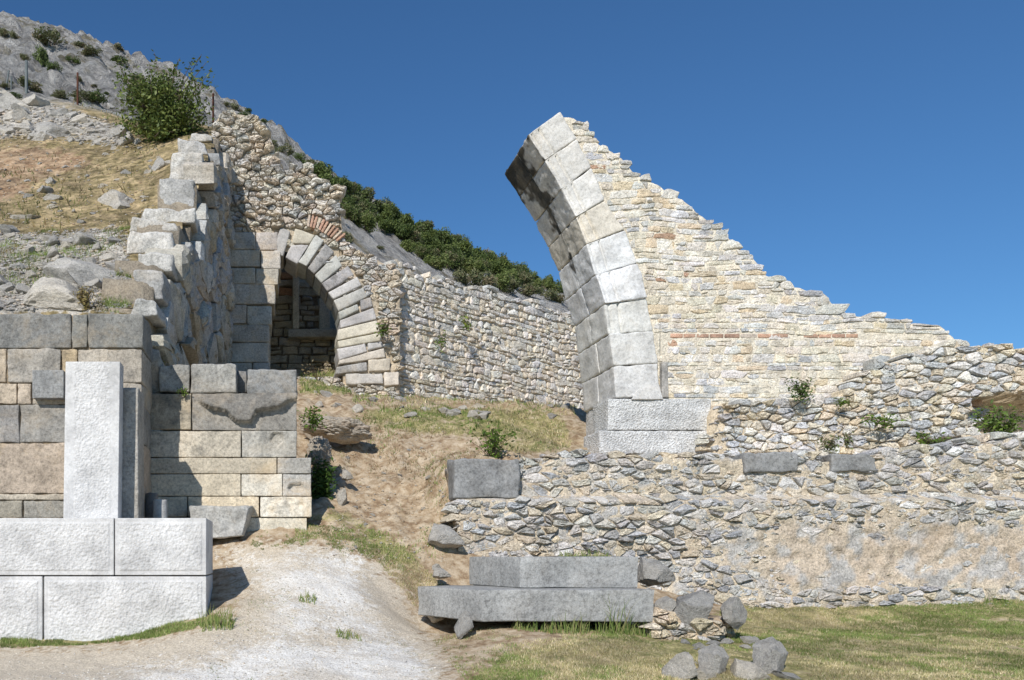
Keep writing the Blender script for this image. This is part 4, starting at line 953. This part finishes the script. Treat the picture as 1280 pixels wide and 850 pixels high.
for (x0, y0, x1, y1, D, lab) in [(846, 752, 898, 784, 10.95, 'big angular grey boulder crowning the crumbling stub beside the steps'), (902, 752, 932, 780, 11.0, 'square grey stone on the lawn end of the crumbling stub'),
        (800, 706, 842, 731, 11.9, 'rounded grey stone touching the end of the upper step'), (820, 750, 848, 772, 11.1, 'grey stone on the stub right beside the lower step'),
        (832, 825, 877, 850, None, 'pale grey boulder at the bottom edge of the photo'), (880, 818, 918, 846, None, 'veined grey stone standing in the grass'), (918, 834, 962, 856, None, 'dark round topped stone beside the square one in the grass'), (950, 812, 993, 845, None, 'square topped grey stone in the lawn'),
        (868, 838, 900, 856, None, 'small tan stone low between grey boulders'), (970, 843, 1016, 858, None, 'flat grey stone at the very bottom in the lawn'), (928, 797, 950, 806, 10.8, 'thin pale flake lying on the lawn'), (568, 772, 594, 792, 11.0, 'pale tan stone propping the lower step corner'),
        (533, 765, 556, 779, 12.1, 'grey stone under the back corner of the lower step'), (524, 760, 540, 770, 12.2, 'small stone left of the props below the step'), (540, 713, 562, 723, 12.9, 'flat pale stone above the lower step on the slope'), (539, 706, 551, 714, 13, 'tiny stone atop the flat pale one'),
        (534, 662, 578, 684, 13.75, 'long tan rock fallen from the terrace wall corner'), (418, 612, 436, 633, 15.0, 'pale upright stone beside the green creeper'), (426, 590, 440, 600, 15.8, 'small white stone on the mound'), (905, 760, 930, 770, 11.2, 'small flat stone behind the stub boulders')]:
    rock(x0, y0-(y1-y0)*.3, x1, y1+(y1-y0)*.12, lab, D=D, tilt=.15, sink=.05)
for k in range(30):
    x = R.uniform(430, 560); y = R.uniform(545, 700); wd = R.uniform(3, 9); rock(x-wd/2, y-wd*.3, x+wd/2, y+wd*.3, 'tiny stone lying on the bare earth of the mound', 'tiny stones on the mound', obs=(ground,))
for k in range(14):
    x = R.uniform(855, 945); y = R.uniform(790, 845); wd = R.uniform(7, 18); rock(x-wd/2, y-wd*.3, x+wd/2, y+wd*.3, 'small chip of stone scattered round the crumbling stub', 'chips round the stub', obs=(ground,))
for k in range(22):
    x = R.uniform(380, 720); y = R.uniform(488, 512) if x < 500 else R.uniform(505, 522); wd = R.uniform(7, 20); rock(x-wd/2, y-wd*.32, x+wd/2, y+wd*.32, 'small fallen stone at the foot of the far walls', 'fallen stones under the far walls', obs=(ground,))
# overhanging lump of old masonry on the mound
rock(384, 520, 458, 546, 'overhanging brown lump of old masonry on the mound', D=17.1, name='masonry_lump', cat='rock', tilt=.1, depth=.7, mat=M['lump'], mesh=LUMP)
rock(386, 545, 412, 580, 'steep lump of earth and pebbles under the overhanging masonry', D=16.0, name='masonry_lump', cat='rock', tilt=.1, mat=M['lump'], mesh=LUMP)
# gravel and pebbles nobody could count
mb = MB(); rs = np.random.RandomState(8); n_ = 0
octa = [Vector(v) for v in ((1, 0, 0), (0, 1, 0), (-1, 0, 0), (0, -1, 0), (0, 0, .7), (0, 0, -.5))]
of = [(0, 1, 4), (1, 2, 4), (2, 3, 4), (3, 0, 4), (1, 0, 5), (2, 1, 5), (3, 2, 5), (0, 3, 5)]
def pebbles(npts, poly, obs, smin, smax, cols, mbx):
    xs = [p[0] for p in poly]; ys = [p[1] for p in poly]
    for _ in range(npts):
        x, y = R.uniform(min(xs), max(xs)), R.uniform(min(ys), max(ys))
        if not inp((x, y), poly): continue
        h = hit(x, y, obs)
        if not h: continue
        s = R.uniform(smin, smax)*R.random()**.7; a = R.uniform(0, 6.28); ca, sa = math.cos(a), math.sin(a); sx = R.uniform(.7, 1.3)
        mbx.add([h[0]+Vector(((v.x*sx*ca-v.y*sa)*s, (v.x*sx*sa+v.y*ca)*s, v.z*s*.8+s*.1)) for v in octa], of, var(R.choice(cols), .15))
GV = [(.85, .81, .73), (.9, .87, .81), (.62, .54, .44), (.78, .73, .65)]
pebbles(5200, [(262, 690), (450, 690), (470, 760), (560, 850), (0, 850), (120, 835), (250, 805), (330, 765)], (ground,), .008, .022, GV, mb)
pebbles(500, [(0, 812), (270, 790), (560, 850), (0, 850)], (ground,), .008, .02, GV, mb)
q = part('gravel', mb, M['rubble']); props(q, 'loose pale gravel scattered over the path', 'gravel', kind='stuff')
mb = MB(); pebbles(1500, [(400, 560), (560, 530), (560, 700), (400, 700)], (ground,), .01, .035, [(.6, .55, .47), (.45, .36, .26)], mb)
pebbles(4000, [(-60, 295), (160, 285), (165, 388), (-60, 388)], (hill,), .012, .075, [(.55, .53, .5), (.42, .4, .38), (.6, .52, .42)], mb)
pebbles(2600, [(-60, 112), (0, 112), (165, 160), (160, 185), (60, 175), (-60, 172)], (hill,), .03, .13, [(.55, .53, .5), (.42, .4, .38), (.6, .52, .42)], mb)
pebbles(1400, [(-60, 175), (200, 175), (180, 290), (-60, 290)], (hill,), .015, .06, [(.55, .5, .44), (.5, .38, .27)], mb)
pebbles(900, [(930, 738), (1280, 732), (1280, 756), (930, 762)], (ground,), .01, .04, [(.6, .54, .44), (.5, .46, .4)], mb)
q = part('stone_chips', mb, M['rubble']); props(q, 'small stone chips scattered over bare earth and scree', 'chips', kind='stuff')

# ------------------------------------------------------------------ grass
def vn(x, y, sc, seed):
    rs = np.random.RandomState(seed); g = rs.rand(64, 64); u = x*sc; v = y*sc; i = np.floor(u).astype(int); j = np.floor(v).astype(int); a = u-i; b = v-j; a = a*a*(3-2*a); b = b*b*(3-2*b)
    return (g[i % 64, j % 64]*(1-a)+g[(i+1) % 64, j % 64]*a)*(1-b)+(g[i % 64, (j+1) % 64]*(1-a)+g[(i+1) % 64, (j+1) % 64]*a)*b
def grass_field(name, label, specs):
    A = []; Cc = []
    for si, (n_, poly, ob, h0, h1, wd, green, dry, thr) in enumerate(specs):
        rs = np.random.RandomState(50+si); me = ob.data
        v = np.empty(len(me.vertices)*3, np.float32); me.vertices.foreach_get('co', v); v = v.reshape(-1, 3)
        f = np.empty(len(me.polygons)*4, np.int32); me.polygons.foreach_get('vertices', f); q = v[f.reshape(-1, 4)]
        c = q.mean(1); px = CX+F*c[:, 0]/c[:, 1]; py = CY-F*(c[:, 2]-EYE)/c[:, 1]
        k = inpoly(px, py, poly); q = q[k]
        ar = np.linalg.norm(np.cross(q[:, 2]-q[:, 0], q[:, 3]-q[:, 1]), axis=1)
        pick = rs.choice(len(q), n_, p=ar/ar.sum()); u, w_ = rs.rand(n_, 1), rs.rand(n_, 1); Q = q[pick]
        b = (Q[:, 0]*(1-u)+Q[:, 1]*u)*(1-w_)+(Q[:, 3]*(1-u)+Q[:, 2]*u)*w_
        m = .5*vn(b[:, 0]+50, b[:, 1]+50, 1.3, 1)+.3*vn(b[:, 0]+50, b[:, 1]+50, 4.1, 2)+.2*vn(b[:, 0]+50, b[:, 1]+50, 13., 3)
        b = b[m > thr]; m = m[m > thr]; n = len(b)
        h = rs.uniform(h0, h1, n)*(.6+.8*(m-thr)/(1-thr)); a = rs.uniform(0, 6.28, n); da = rs.uniform(0, 6.28, n); ln = h*rs.uniform(.1, .9, n); w2 = wd*rs.uniform(.6, 1.4, n)
        sd = np.stack([np.cos(a)*w2, np.sin(a)*w2, 0*a], 1); tip = b+np.stack([np.cos(da)*ln, np.sin(da)*ln, h], 1)
        A.append(np.stack([b-sd, b+sd, tip], 1))
        g = vn(b[:, 0]+30, b[:, 1]+30, .9, 7)*.6+vn(b[:, 0]+30, b[:, 1]+30, 5., 8)*.4; isg = rs.rand(n) < np.clip((g-.5)*4+.45, .04, .95)
        G, Dd = np.array(green), np.array(dry); col = np.where(isg[:, None], G[rs.randint(len(G), size=n)], Dd[rs.randint(len(Dd), size=n)])*rs.uniform(.7, 1.25, (n, 1))*np.clip(.1+1.8*(.6*vn(b[:, 0]+9, b[:, 1]+9, 1.7, 11)+.4*vn(b[:, 0]+9, b[:, 1]+9, 6.5, 12)), .75, 1.35)[:, None]; Cc.append(np.repeat(col[:, None], 3, 1))
    V = np.concatenate(A).reshape(-1, 3).astype(np.float32); K = np.concatenate(Cc).reshape(-1, 3); n = len(V)//3
    me = bpy.data.meshes.new(name); me.vertices.add(len(V)); me.vertices.foreach_set('co', V.ravel()); me.loops.add(n*3); me.loops.foreach_set('vertex_index', np.arange(n*3, dtype=np.int32))
    me.polygons.add(n); me.polygons.foreach_set('loop_start', np.arange(0, n*3, 3, dtype=np.int32)); me.update(calc_edges=True)
    at = me.color_attributes.new('Col', 'FLOAT_COLOR', 'POINT'); at.data.foreach_set('color', np.concatenate([K, np.ones((len(K), 1))], 1).astype(np.float32).ravel())
    me.materials.append(M['grass']); o = bpy.data.objects.new(name, me); C.collection.objects.link(o); return props(o, label, 'grass', kind='stuff')
GRN = [(.19, .25, .065), (.25, .29, .1), (.14, .2, .05)]; DRY = [(.5, .42, .25), (.44, .37, .2), (.6, .52, .34), (.36, .33, .15)]
DR2 = [(.3, .225, .105), (.4, .31, .16), (.18, .145, .06), (.15, .14, .05), (.11, .105, .04)]; DR3 = [(.22, .145, .08), (.13, .1, .045), (.28, .2, .11), (.12, .12, .045)]
grass_field('lawn_grass', 'short half dry green grass in front of the terrace wall and steps', [
    (150000, LAWN[:2]+[(1400, 742), (1400, 870), (560, 870), (640, 815), (760, 790), (840, 802)], ground, .015, .045, .0035, GRN, DRY, .33),
    (16000, [(540, 800), (600, 785), (820, 778), (850, 850), (580, 850)], ground, .015, .05, .0035, GRN, DRY, .4),
    (9000, [(0, 795), (145, 794), (262, 766), (280, 776), (200, 797), (100, 807), (0, 810)], ground, .02, .06, .004, GRN, GRN+DRY[:2], .5),
    (5000, [(270, 680), (560, 830), (560, 870), (260, 870)], ground, .01, .035, .004, GRN, DRY, .62)])
grass_field('mound_grass', 'patchy dry and green grass on the earth mound and its crest', [
    (16000, [(300, 690), (330, 664), (380, 648), (440, 648), (500, 680), (560, 740), (520, 760), (470, 700), (400, 680)], ground, .015, .05, .005, GRN[:2], DRY, .56),
    (22000, GR3+[(440, 530)], ground, .03, .1, .008, GRN, DRY, .38), (26000, [(395, 570), (450, 515), (700, 515), (700, 565), (560, 575), (560, 700), (420, 700)], ground, .015, .09, .006, GRN[:1], DR3+DRY[:1], .5),
    (5000, GR5, ground, .05, .18, .012, GRN, DRY, .35), (9000, [(440, 495), (560, 495), (720, 508), (720, 520), (440, 515)], ground, .05, .16, .011, GRN, DRY, .4)])
grass_field('slope_grass', 'dry golden grass on the old seating slope', [
    (140000, [(-60, 172), (60, 172), (150, 182), (195, 185), (215, 215), (190, 262), (160, 285), (60, 294), (-60, 300)], hill, .04, .17, .015, [(.16, .17, .06)], DR2+DR3, .47),
    (26000, [(-60, 172), (60, 172), (150, 182), (195, 185), (215, 215), (190, 262), (160, 285), (60, 294), (-60, 300)], hill, .12, .32, .02, [(.17, .17, .06)], DR2+DR3, .56),
    (15000, [(60, 105), (250, 150), (230, 185), (160, 165), (90, 135)], hill, .06, .2, .014, GRN[:1], DR2, .4),
    (12000, [(-60, 290), (165, 285), (168, 390), (-60, 390)], hill, .03, .12, .006, GRN[:1], DR2, .5), (5000, [(90, 350), (165, 340), (165, 388), (90, 390)], hill, .04, .16, .006, GRN, DR2, .4)])

# ------------------------------------------------------------------ shrubs and trees
def leaf(mb, c, s, col, nrm=None):
    d = Vector((R.gauss(0, 1), R.gauss(0, 1), R.gauss(0, .6))).normalized(); u = d.cross(Vector((R.gauss(0, 1), R.gauss(0, 1), R.gauss(0, 1)))).normalized()
    mb.add([c-d*s, c+u*s*.45, c+d*s, c-u*s*.45], [(0, 1, 2, 3)], col)
def tube(mb, pts, r0, r1, col=(.12, .09, .065), n=6):
    vs = []; fs = []
    for i, p in enumerate(pts):
        r = lerp(r0, r1, i/(len(pts)-1)); t_ = (pts[min(i+1, len(pts)-1)]-pts[max(i-1, 0)]).normalized(); a = t_.orthogonal().normalized(); b = t_.cross(a)
        for k in range(n): an_ = 6.283*k/n; vs.append(p+a*math.cos(an_)*r+b*math.sin(an_)*r)
    for i in range(len(pts)-1):
        for k in range(n): fs.append((i*n+k, i*n+(k+1) % n, (i+1)*n+(k+1) % n, (i+1)*n+k))
    mb.add(vs, fs, col)
def crown(nl, rx, ry, rz, ls, cols, seed, clumps=14, zc=.55, gap=.15):
    mb = MB(); rr = random.Random(seed); cl = []
    for i in range(clumps):
        a = rr.uniform(0, 6.28); el = rr.uniform(-.45, 1.2); k = rr.uniform(.45, .8)
        cl.append((Vector((math.cos(a)*math.cos(el)*k, math.sin(a)*math.cos(el)*k, math.sin(el)*k)), rr.uniform(.28, .46), rr.choice(cols)))
    cl.append((Vector((0, 0, 0)), .6, cols[0]))
    for i in range(nl):
        c, r, col = cl[rr.randrange(len(cl))]; d = Vector((rr.gauss(0, 1), rr.gauss(0, 1), rr.gauss(0, 1))).normalized()
        p = c+d*r*(rr.random()**.35)*rr.uniform(.85, 1.12)
        leaf(mb, Vector((p.x*rx, p.y*ry, max(.02, (p.z+zc)*rz))), ls*rr.uniform(.6, 1.3), var(rr.choice([col, col, rr.choice(cols)]), .25, rr))
    return mb
DKG = [(.075, .11, .03), (.1, .14, .04), (.125, .165, .05), (.065, .09, .03)]; OLV = [(.15, .16, .075), (.21, .21, .11), (.12, .14, .06), (.24, .2, .12)]; LGT = [(.16, .2, .055), (.14, .18, .055), (.22, .23, .09)]
def woody(name, nl, rx, ry, rz, ls, cols, seed, label, cat, loc, group=None, trunk=True, sc=1., zc=.55):
    t = thing(name, label, cat, (0, 0, 0), group); me = crown(nl, rx, ry, rz, ls, cols, seed, zc=zc)
    part('crown', me, M['leaf'], t, smooth=False)
    if trunk:
        mb = MB(); rr = random.Random(seed)
        for k in range(5):
            a = rr.uniform(0, 6.28); e = Vector((math.cos(a)*rx*.5, math.sin(a)*ry*.5, rz*rr.uniform(.6, 1.0))); tube(mb, [Vector((0, 0, -.2)), e*.45+Vector((0, 0, .05)), e], .03*rz+.015, .01*rz)
        part('stem', mb, M['bark'], t)
    t.location = loc; t.scale = (sc,)*3; return t
def copy_tree(o, label, loc, sc, rz, group):
    r = o.copy(); C.collection.objects.link(r); r.location = loc; r.scale = sc; r.rotation_euler = (0, 0, rz); r['label'] = label; r['group'] = group
    for ch in o.children:
        c = ch.copy(); C.collection.objects.link(c); c.parent = r
    return r
protos = []
hillplants = []
for (a, b, w_, h_) in [(62, 47, 40, 22), (50, 68, 18, 32), (5, 40, 14, 12), (17, 44, 14, 11), (68, 82, 16, 14), (30, 72, 16, 10), (115, 65, 26, 12), (90, 75, 18, 8), (100, 55, 16, 8), (105, 120, 30, 14), (120, 122, 26, 16), (76, 118, 22, 12), (35, 105, 30, 16), (150, 76, 22, 10), (170, 100, 26, 18), (215, 110, 26, 16), (20, 120, 18, 8), (148, 58, 14, 8),
                      (293, 132, 22, 14), (305, 140, 20, 14), (340, 176, 26, 18), (355, 183, 30, 22), (372, 192, 24, 20), (388, 200, 22, 16), (283, 128, 14, 10), (310, 136, 12, 8), (325, 158, 10, 6), (405, 212, 16, 12), (365, 215, 16, 10), (432, 292, 26, 26), (475, 308, 16, 8), (330, 150, 14, 8), (280, 150, 22, 14)]:
    hillplants.append((a, b, w_, h_, 'low grey green shrub on the bare rocky hillside', 'shrubs on the rocky hillside', OLV))
rh = random.Random(88)
for k in range(75):
    a = rh.uniform(0, 400); b = rh.uniform(40, 235); wd = rh.uniform(5, 13)
    if b < 45+a*.42 or b > 118+a*.2: continue
    hillplants.append((a, b, wd, wd*.55, 'tiny scrubby tuft growing in a crack of the rocky hillside', 'tiny scrub on the rocky hillside', OLV))
special = {0: 'large dark round shrub on the skyline of the rocky hill', 1: 'dark upright shrub just below the skyline shrub', 29: 'broom like green shrub standing on pale rock right of the red brick fan'}
pr_ol = [None]*3; pr_dk = [None]*4
for i, (a, b, w_, h_, lab, grp, cs) in enumerate(hillplants):
    h = hit(a, b+h_*.35, (hill,))
    if not h: continue
    s = h[0].y/F; j = i % 3; lab = special.get(i, lab); k_ = .62 if a < 200 else .45; sc = (w_*s*k_, w_*s*k_, h_*s*k_*1.7)
    loc = h[0]-Vector((0, 0, .3*h_*s))
    if pr_ol[j] is None:
        o = woody('hill_shrub', 1500, 1, 1, .62, .085, [OLV, DKG, OLV][j], 300+j, lab, 'shrub', loc, grp); o.scale = sc; pr_ol[j] = o
    else: copy_tree(pr_ol[j], lab, loc, sc, R.uniform(0, 6), grp)
ridge = interp([(395, 208), (420, 225), (450, 240), (480, 258), (520, 280), (550, 292), (585, 300), (620, 305), (635, 322), (660, 333), (690, 348), (705, 352)])
lowr = interp([(395, 235), (410, 252), (440, 275), (500, 297), (510, 318), (560, 340), (600, 348), (640, 355), (705, 368)])
cnt = 0
for a in range(404, 712, 9):
    y = ridge(a)+7
    while y < lowr(a):
        x = a+R.uniform(-6, 6); w_ = R.uniform(26, 42) if x < 640 else R.uniform(20, 32); h_ = w_*R.uniform(.65, .85); yy = y+R.uniform(-3, 3)
        h = hit(x, yy+h_*.15+4, (hill,)); y += 13
        if not h: continue
        s = h[0].y/F; below_ridge = (yy-ridge(x))/30; k = R.choice([0, 0, 1, 3]) if below_ridge < .75 and x < 600 else R.choice([1, 2, 3, 3, 2])  # distance below the ridge line; lower trees lean to yellowish and olive kinds
        if pr_dk[k] is None and None in pr_dk: k = pr_dk.index(None)
        if below_ridge > .8 and R.random() < .2: continue
        lab = ['dense dark green tree of the wood along the hill ridge', 'rounded mid green tree of the wood along the hill ridge', 'yellowish green tree of the wood along the hill ridge', 'olive toned tree of the wood along the hill ridge'][k]
        sc = (w_*s*.46, w_*s*.46, h_*s*.78); loc = h[0]-Vector((0, 0, .12*h_*s))
        if pr_dk[k] is None:
            o = woody('tree', 2600, 1, 1, .75, .075, [DKG, DKG+LGT[:1], LGT+DKG[2:3], OLV+DKG][k], 400+k, lab, 'tree', loc, 'trees on the hill ridge'); o.scale = sc
            for ch in o.children:
                if ch.name.startswith('stem'): ch.name = 'trunk'
            pr_dk[k] = o
        else: copy_tree(pr_dk[k], lab, loc, sc, R.uniform(0, 6), 'trees on the hill ridge')
        cnt += 1
for (a, b, w_, h_) in [(600, 352, 46, 26), (630, 358, 44, 24), (660, 362, 40, 18), (690, 368, 34, 16), (575, 345, 30, 20), (650, 350, 36, 20)]:
    h = hit(a, b+8, (hill,)); s = h[0].y/F; copy_tree(pr_ol[0], 'pale green grassy bush below the dark ridge trees', h[0]-Vector((0, 0, .2)), (w_*s/2, w_*s/2, h_*s), R.uniform(0, 6), 'bushes below the ridge trees')

# the big bush on the slope
h = hit(205, 172, (hill,)); s = h[0].y/F; D = h[0].y
t = thing('green_bush', 'big bright green leafy bush with long shoots growing behind the stepped wall top', 'bush', tuple(h[0]))
mb = MB(); st = MB(); rr = random.Random(77); b0_ = h[0]
BG = [(.1, .14, .035), (.14, .185, .045), (.2, .24, .07), (.07, .1, .028)]
shoots = []
for k in range(120):
    tx = rr.gauss(202, 26); ty = rr.uniform(92, 172)
    if tx < 148: tx = 148+rr.uniform(0, 25)
    if tx > 252: tx = 252-rr.uniform(0, 20)
    ty = max(ty, 92+abs(tx-200)*.25*(1 if tx < 200 else .7)); shoots.append((tx, ty))
shoots += [(193, 66), (225, 72), (222, 84), (252, 68), (262, 90), (240, 76), (146, 76), (160, 82), (186, 78), (258, 78), (150, 95), (144, 90), (266, 100), (256, 150), (262, 140)]
for tx, ty in shoots:
    e = P(tx, ty, D+rr.uniform(-1.1, 1.1)); mid = b0_*.5+e*.5+Vector((rr.gauss(0, .12), rr.gauss(0, .12), .15)); pts = [b0_, b0_*.7+mid*.3+Vector((rr.gauss(0, .05), 0, 0)), mid, mid*.45+e*.55, e]
    tube(st, pts, .022, .006, n=5)
    nl = 90 if ty > 91 else 42
    for q in range(nl):
        u = rr.random()**.6; i0 = min(3, int(u*4)); p = pts[i0].lerp(pts[i0+1], u*4-i0)
        sp_ = .16 if ty > 91 else .07
        leaf(mb, p+Vector((rr.gauss(0, sp_), rr.gauss(0, sp_), rr.gauss(0, sp_))), rr.uniform(.045, .085), var(rr.choice(BG), .2, rr))
part('stems', st, M['bark'], t); part('leaves', mb, M['leaf'], t, smooth=False)

def small_plant(name, label, cat, px0, py0, px1, py1, D, cols, ns=14, nl=16, ls=.05, group=None, spread=.12):
    b = P((px0+px1)/2, py1, D); t = thing(name, label, cat, tuple(b), group); mb = MB(); st = MB(); s = D/F
    for k in range(ns):
        e = P(R.uniform(px0, px1), R.uniform(py0, (py0*.5+py1*.5)), D+R.uniform(-.3, .15)*(px1-px0)*s); m_ = b.lerp(e, .5)+Vector((0, -.02, (e.z-b.z)*.12))
        tube(st, [b, m_, e], .007, .003, (.2, .16, .08), 4)
        for q in range(nl):
            u = R.random(); p = (b.lerp(m_, u*2) if u < .5 else m_.lerp(e, u*2-1)); j = spread*(px1-px0)*s*.5
            leaf(mb, p+Vector((R.gauss(0, j), R.gauss(0, j*.6)-.02, R.gauss(0, min(j, .2*(py1-py0)*s)))), ls*R.uniform(.6, 1.2), var(R.choice(cols), .2))
    part('stems', st, M['bark'], t); part('leaves', mb, M['leaf'], t, smooth=False); return t
FG = [(.12, .2, .03), (.16, .24, .045), (.09, .15, .025)]
small_plant('fig_sapling', 'young green fig plant growing behind the dark corner block of the terrace wall', 'plant', 576, 526, 652, 575, 15.2, FG, 22, 16, .045)
small_plant('fig_bush', 'green fig bush filling the hollow under the rough grey wall', 'bush', 1212, 508, 1285, 556, 16.3, FG+DKG[2:3], 34, 26, .045)
small_plant('fig_bush', 'smaller green fig sprig with a few stems left of the larger fig bush', 'bush', 1138, 540, 1185, 562, 16.4, FG, 12, 12, .045)
small_plant('green_creeper', 'dark green creeper hanging down beside the end of the stepped block wall', 'plant', 388, 578, 412, 636, 15.3, [(.05, .1, .02), (.08, .14, .03)], 60, 30, .045, spread=.5)
small_plant('weed', 'green weed tuft above the overhanging masonry lump', 'plant', 378, 512, 404, 532, 15.6, FG, 16, 14, .04, spread=.4)
small_plant('wall_weed', 'small round green weed in the middle of the cream wall foot', 'plant', 988, 475, 1016, 497, 16.55, [(.07, .12, .03), (.1, .16, .04)], 24, 16, .035, 'weeds in the walls', .4)
small_plant('wall_weed', 'flat row of light green leaves on the rough grey wall', 'plant', 1082, 520, 1126, 532, 16.4, FG, 18, 10, .04, 'weeds in the walls', .4)
small_plant('wall_weed', 'dull green weed at the top edge of the terrace wall', 'plant', 1022, 545, 1046, 562, 14.7, OLV+FG[:1], 16, 12, .035, 'weeds in the walls', .4)
small_plant('wall_weed', 'small weed beside the dull one at the terrace wall top', 'plant', 1052, 540, 1064, 560, 14.8, OLV+FG[:1], 10, 10, .03, 'weeds in the walls', .4)
small_plant('wall_weed', 'tiny green cushion plant above the flat row of leaves', 'plant', 1043, 498, 1062, 506, 16.5, FG, 12, 10, .03, 'weeds in the walls', .4)
small_plant('wall_weed', 'bright green sprig in the upper part of the long receding wall', 'plant', 576, 393, 590, 412, 26.6, FG+[(.25, .3, .04)], 10, 10, .05, 'weeds in the walls', .4)
small_plant('wall_weed', 'green sprig below and left of the bright one in the receding wall', 'plant', 543, 416, 560, 436, 26.2, FG, 8, 10, .05, 'weeds in the walls', .4)
small_plant('wall_weed', 'green tuft rooted beside the outer blocks of the round arch', 'plant', 472, 402, 486, 418, 24.6, OLV+FG, 12, 10, .06, 'weeds in the walls', .4)
small_plant('dry_plant', 'pale dry thistle growing from the shaded rough wall face', 'plant', 186, 430, 212, 456, 14.6, [(.3, .27, .14), (.22, .22, .09)], 22, 10, .03, spread=.3)
small_plant('dry_plant', 'tall dry stalks at the mouth of the round arch', 'plant', 376, 452, 420, 478, 24.3, [(.3, .24, .14)], 16, 6, .05, spread=.2)
small_plant('dry_plant', 'dry yellow tuft beside the big dark wedge of stone', 'plant', 92, 358, 118, 388, 14.1, [(.42, .33, .15), (.34, .28, .1)], 40, 8, .03, spread=.2)
small_plant('weed', 'tiny green weed growing between the top blocks of the stepped wall', 'plant', 220, 484, 240, 493, 13.95, FG, 10, 8, .025, spread=.3)
for (a, b_, c_, d_, lab) in [(684, 768, 735, 802, 'long bladed green grass tuft under the middle of the lower step'), (742, 742, 786, 800, 'tallest grass tuft with long stalks near the right end of the lower step'), (785, 770, 818, 797, 'small grass tuft at the right end of the lower step'), (640, 778, 690, 797, 'thin grass tuft left of the long bladed one'), (1040, 742, 1066, 757, 'leafy green rosette at the foot of the terrace wall'), (1228, 740, 1256, 754, 'low green tuft at the wall foot near the photo edge'), (700, 684, 760, 698, 'thin grass growing on the back of the upper step'), (420, 786, 452, 798, 'small green weed patch on the gravel path'), (374, 738, 396, 752, 'dark green weed tuft in the middle of the gravel path'), (250, 755, 292, 785, 'green grass tuft at the end of the white marble wall')]:
    D = 11.05 if 630 < a < 800 and b_ > 700 else 12.9 if b_ < 700 else None
    if D is None: h = hit((a+c_)/2, d_-2, (ground,)); D = h[0].y
    b = P((a+c_)/2, d_, D); mb = MB(); s = D/F; cz_ = gz(b.x, D)
    if a in (700,): cz_ = t1
    for k in range(int((c_-a)*(2.2 if 600 < a < 800 else 3.5))):
        bx = P(R.uniform(a, c_), d_, D).x; by = D+R.uniform(-.12, .1) if b_ > 700 else D+R.uniform(-.2, .2); zz = max(gz(bx, by), t1) if a == 700 else gz(bx, by)
        hh = (d_-b_)*s*R.uniform(.15, 1.)**1.4; ang = R.uniform(0, 6.28); ln = hh*R.uniform(.1, .7); p0 = Vector((bx, by, zz-.01)); sd = Vector((.0045, 0, 0))
        m_ = p0+Vector((math.cos(ang)*ln*.4, math.sin(ang)*ln*.3, hh*.65)); e = p0+Vector((math.cos(ang)*ln, math.sin(ang)*ln*.6-.02, hh))
        mb.add([p0-sd, p0+sd, m_+sd*.7, m_-sd*.7, e], [(0, 1, 2, 3), (3, 2, 4)], var(R.choice(GRN+[(.3, .28, .12)]), .2))
    q = part('grass_tuft', mb, M['grass'], base=(b.x, D, cz_), smooth=False); props(q, lab, 'grass tuft')

# ------------------------------------------------------------------ fence posts on the slope
for (x, y0, y1, w_, mt, lab) in [(33, 76, 116, 4.2, 'steel', 'pale grey metal fence post on the upper slope'), (97, 91, 131, 2.6, 'rust', 'rusty thin pole standing on the slope left of the bush'), (266.5, 117, 165, 2.6, 'rust', 'rusty thin pole right of the big bush'), (14, 95, 112, 2.2, 'steel', 'short thin post, the shorter of the two left of the pale one'), (7, 88, 112, 2.4, 'steel', 'slanting dark post beside the short thin one')]:
    h = hit(x, y1, (hill,)); D = min(h[0].y, 40); s = D/F; mb = MB(); b = P(x, y1+3, D); e = P(x+(4 if x == 7 else 0), y0, D)
    tube(mb, [b, b.lerp(e, .5), e], w_*s/2, w_*s/2, n=8)
    top = len(mb.v)-8; mb.f.append(tuple(range(top, top+8)))
    q = part('fence_post', mb, M[mt], base=tuple(b)); props(q, lab, 'post', 'fence posts on the slope')
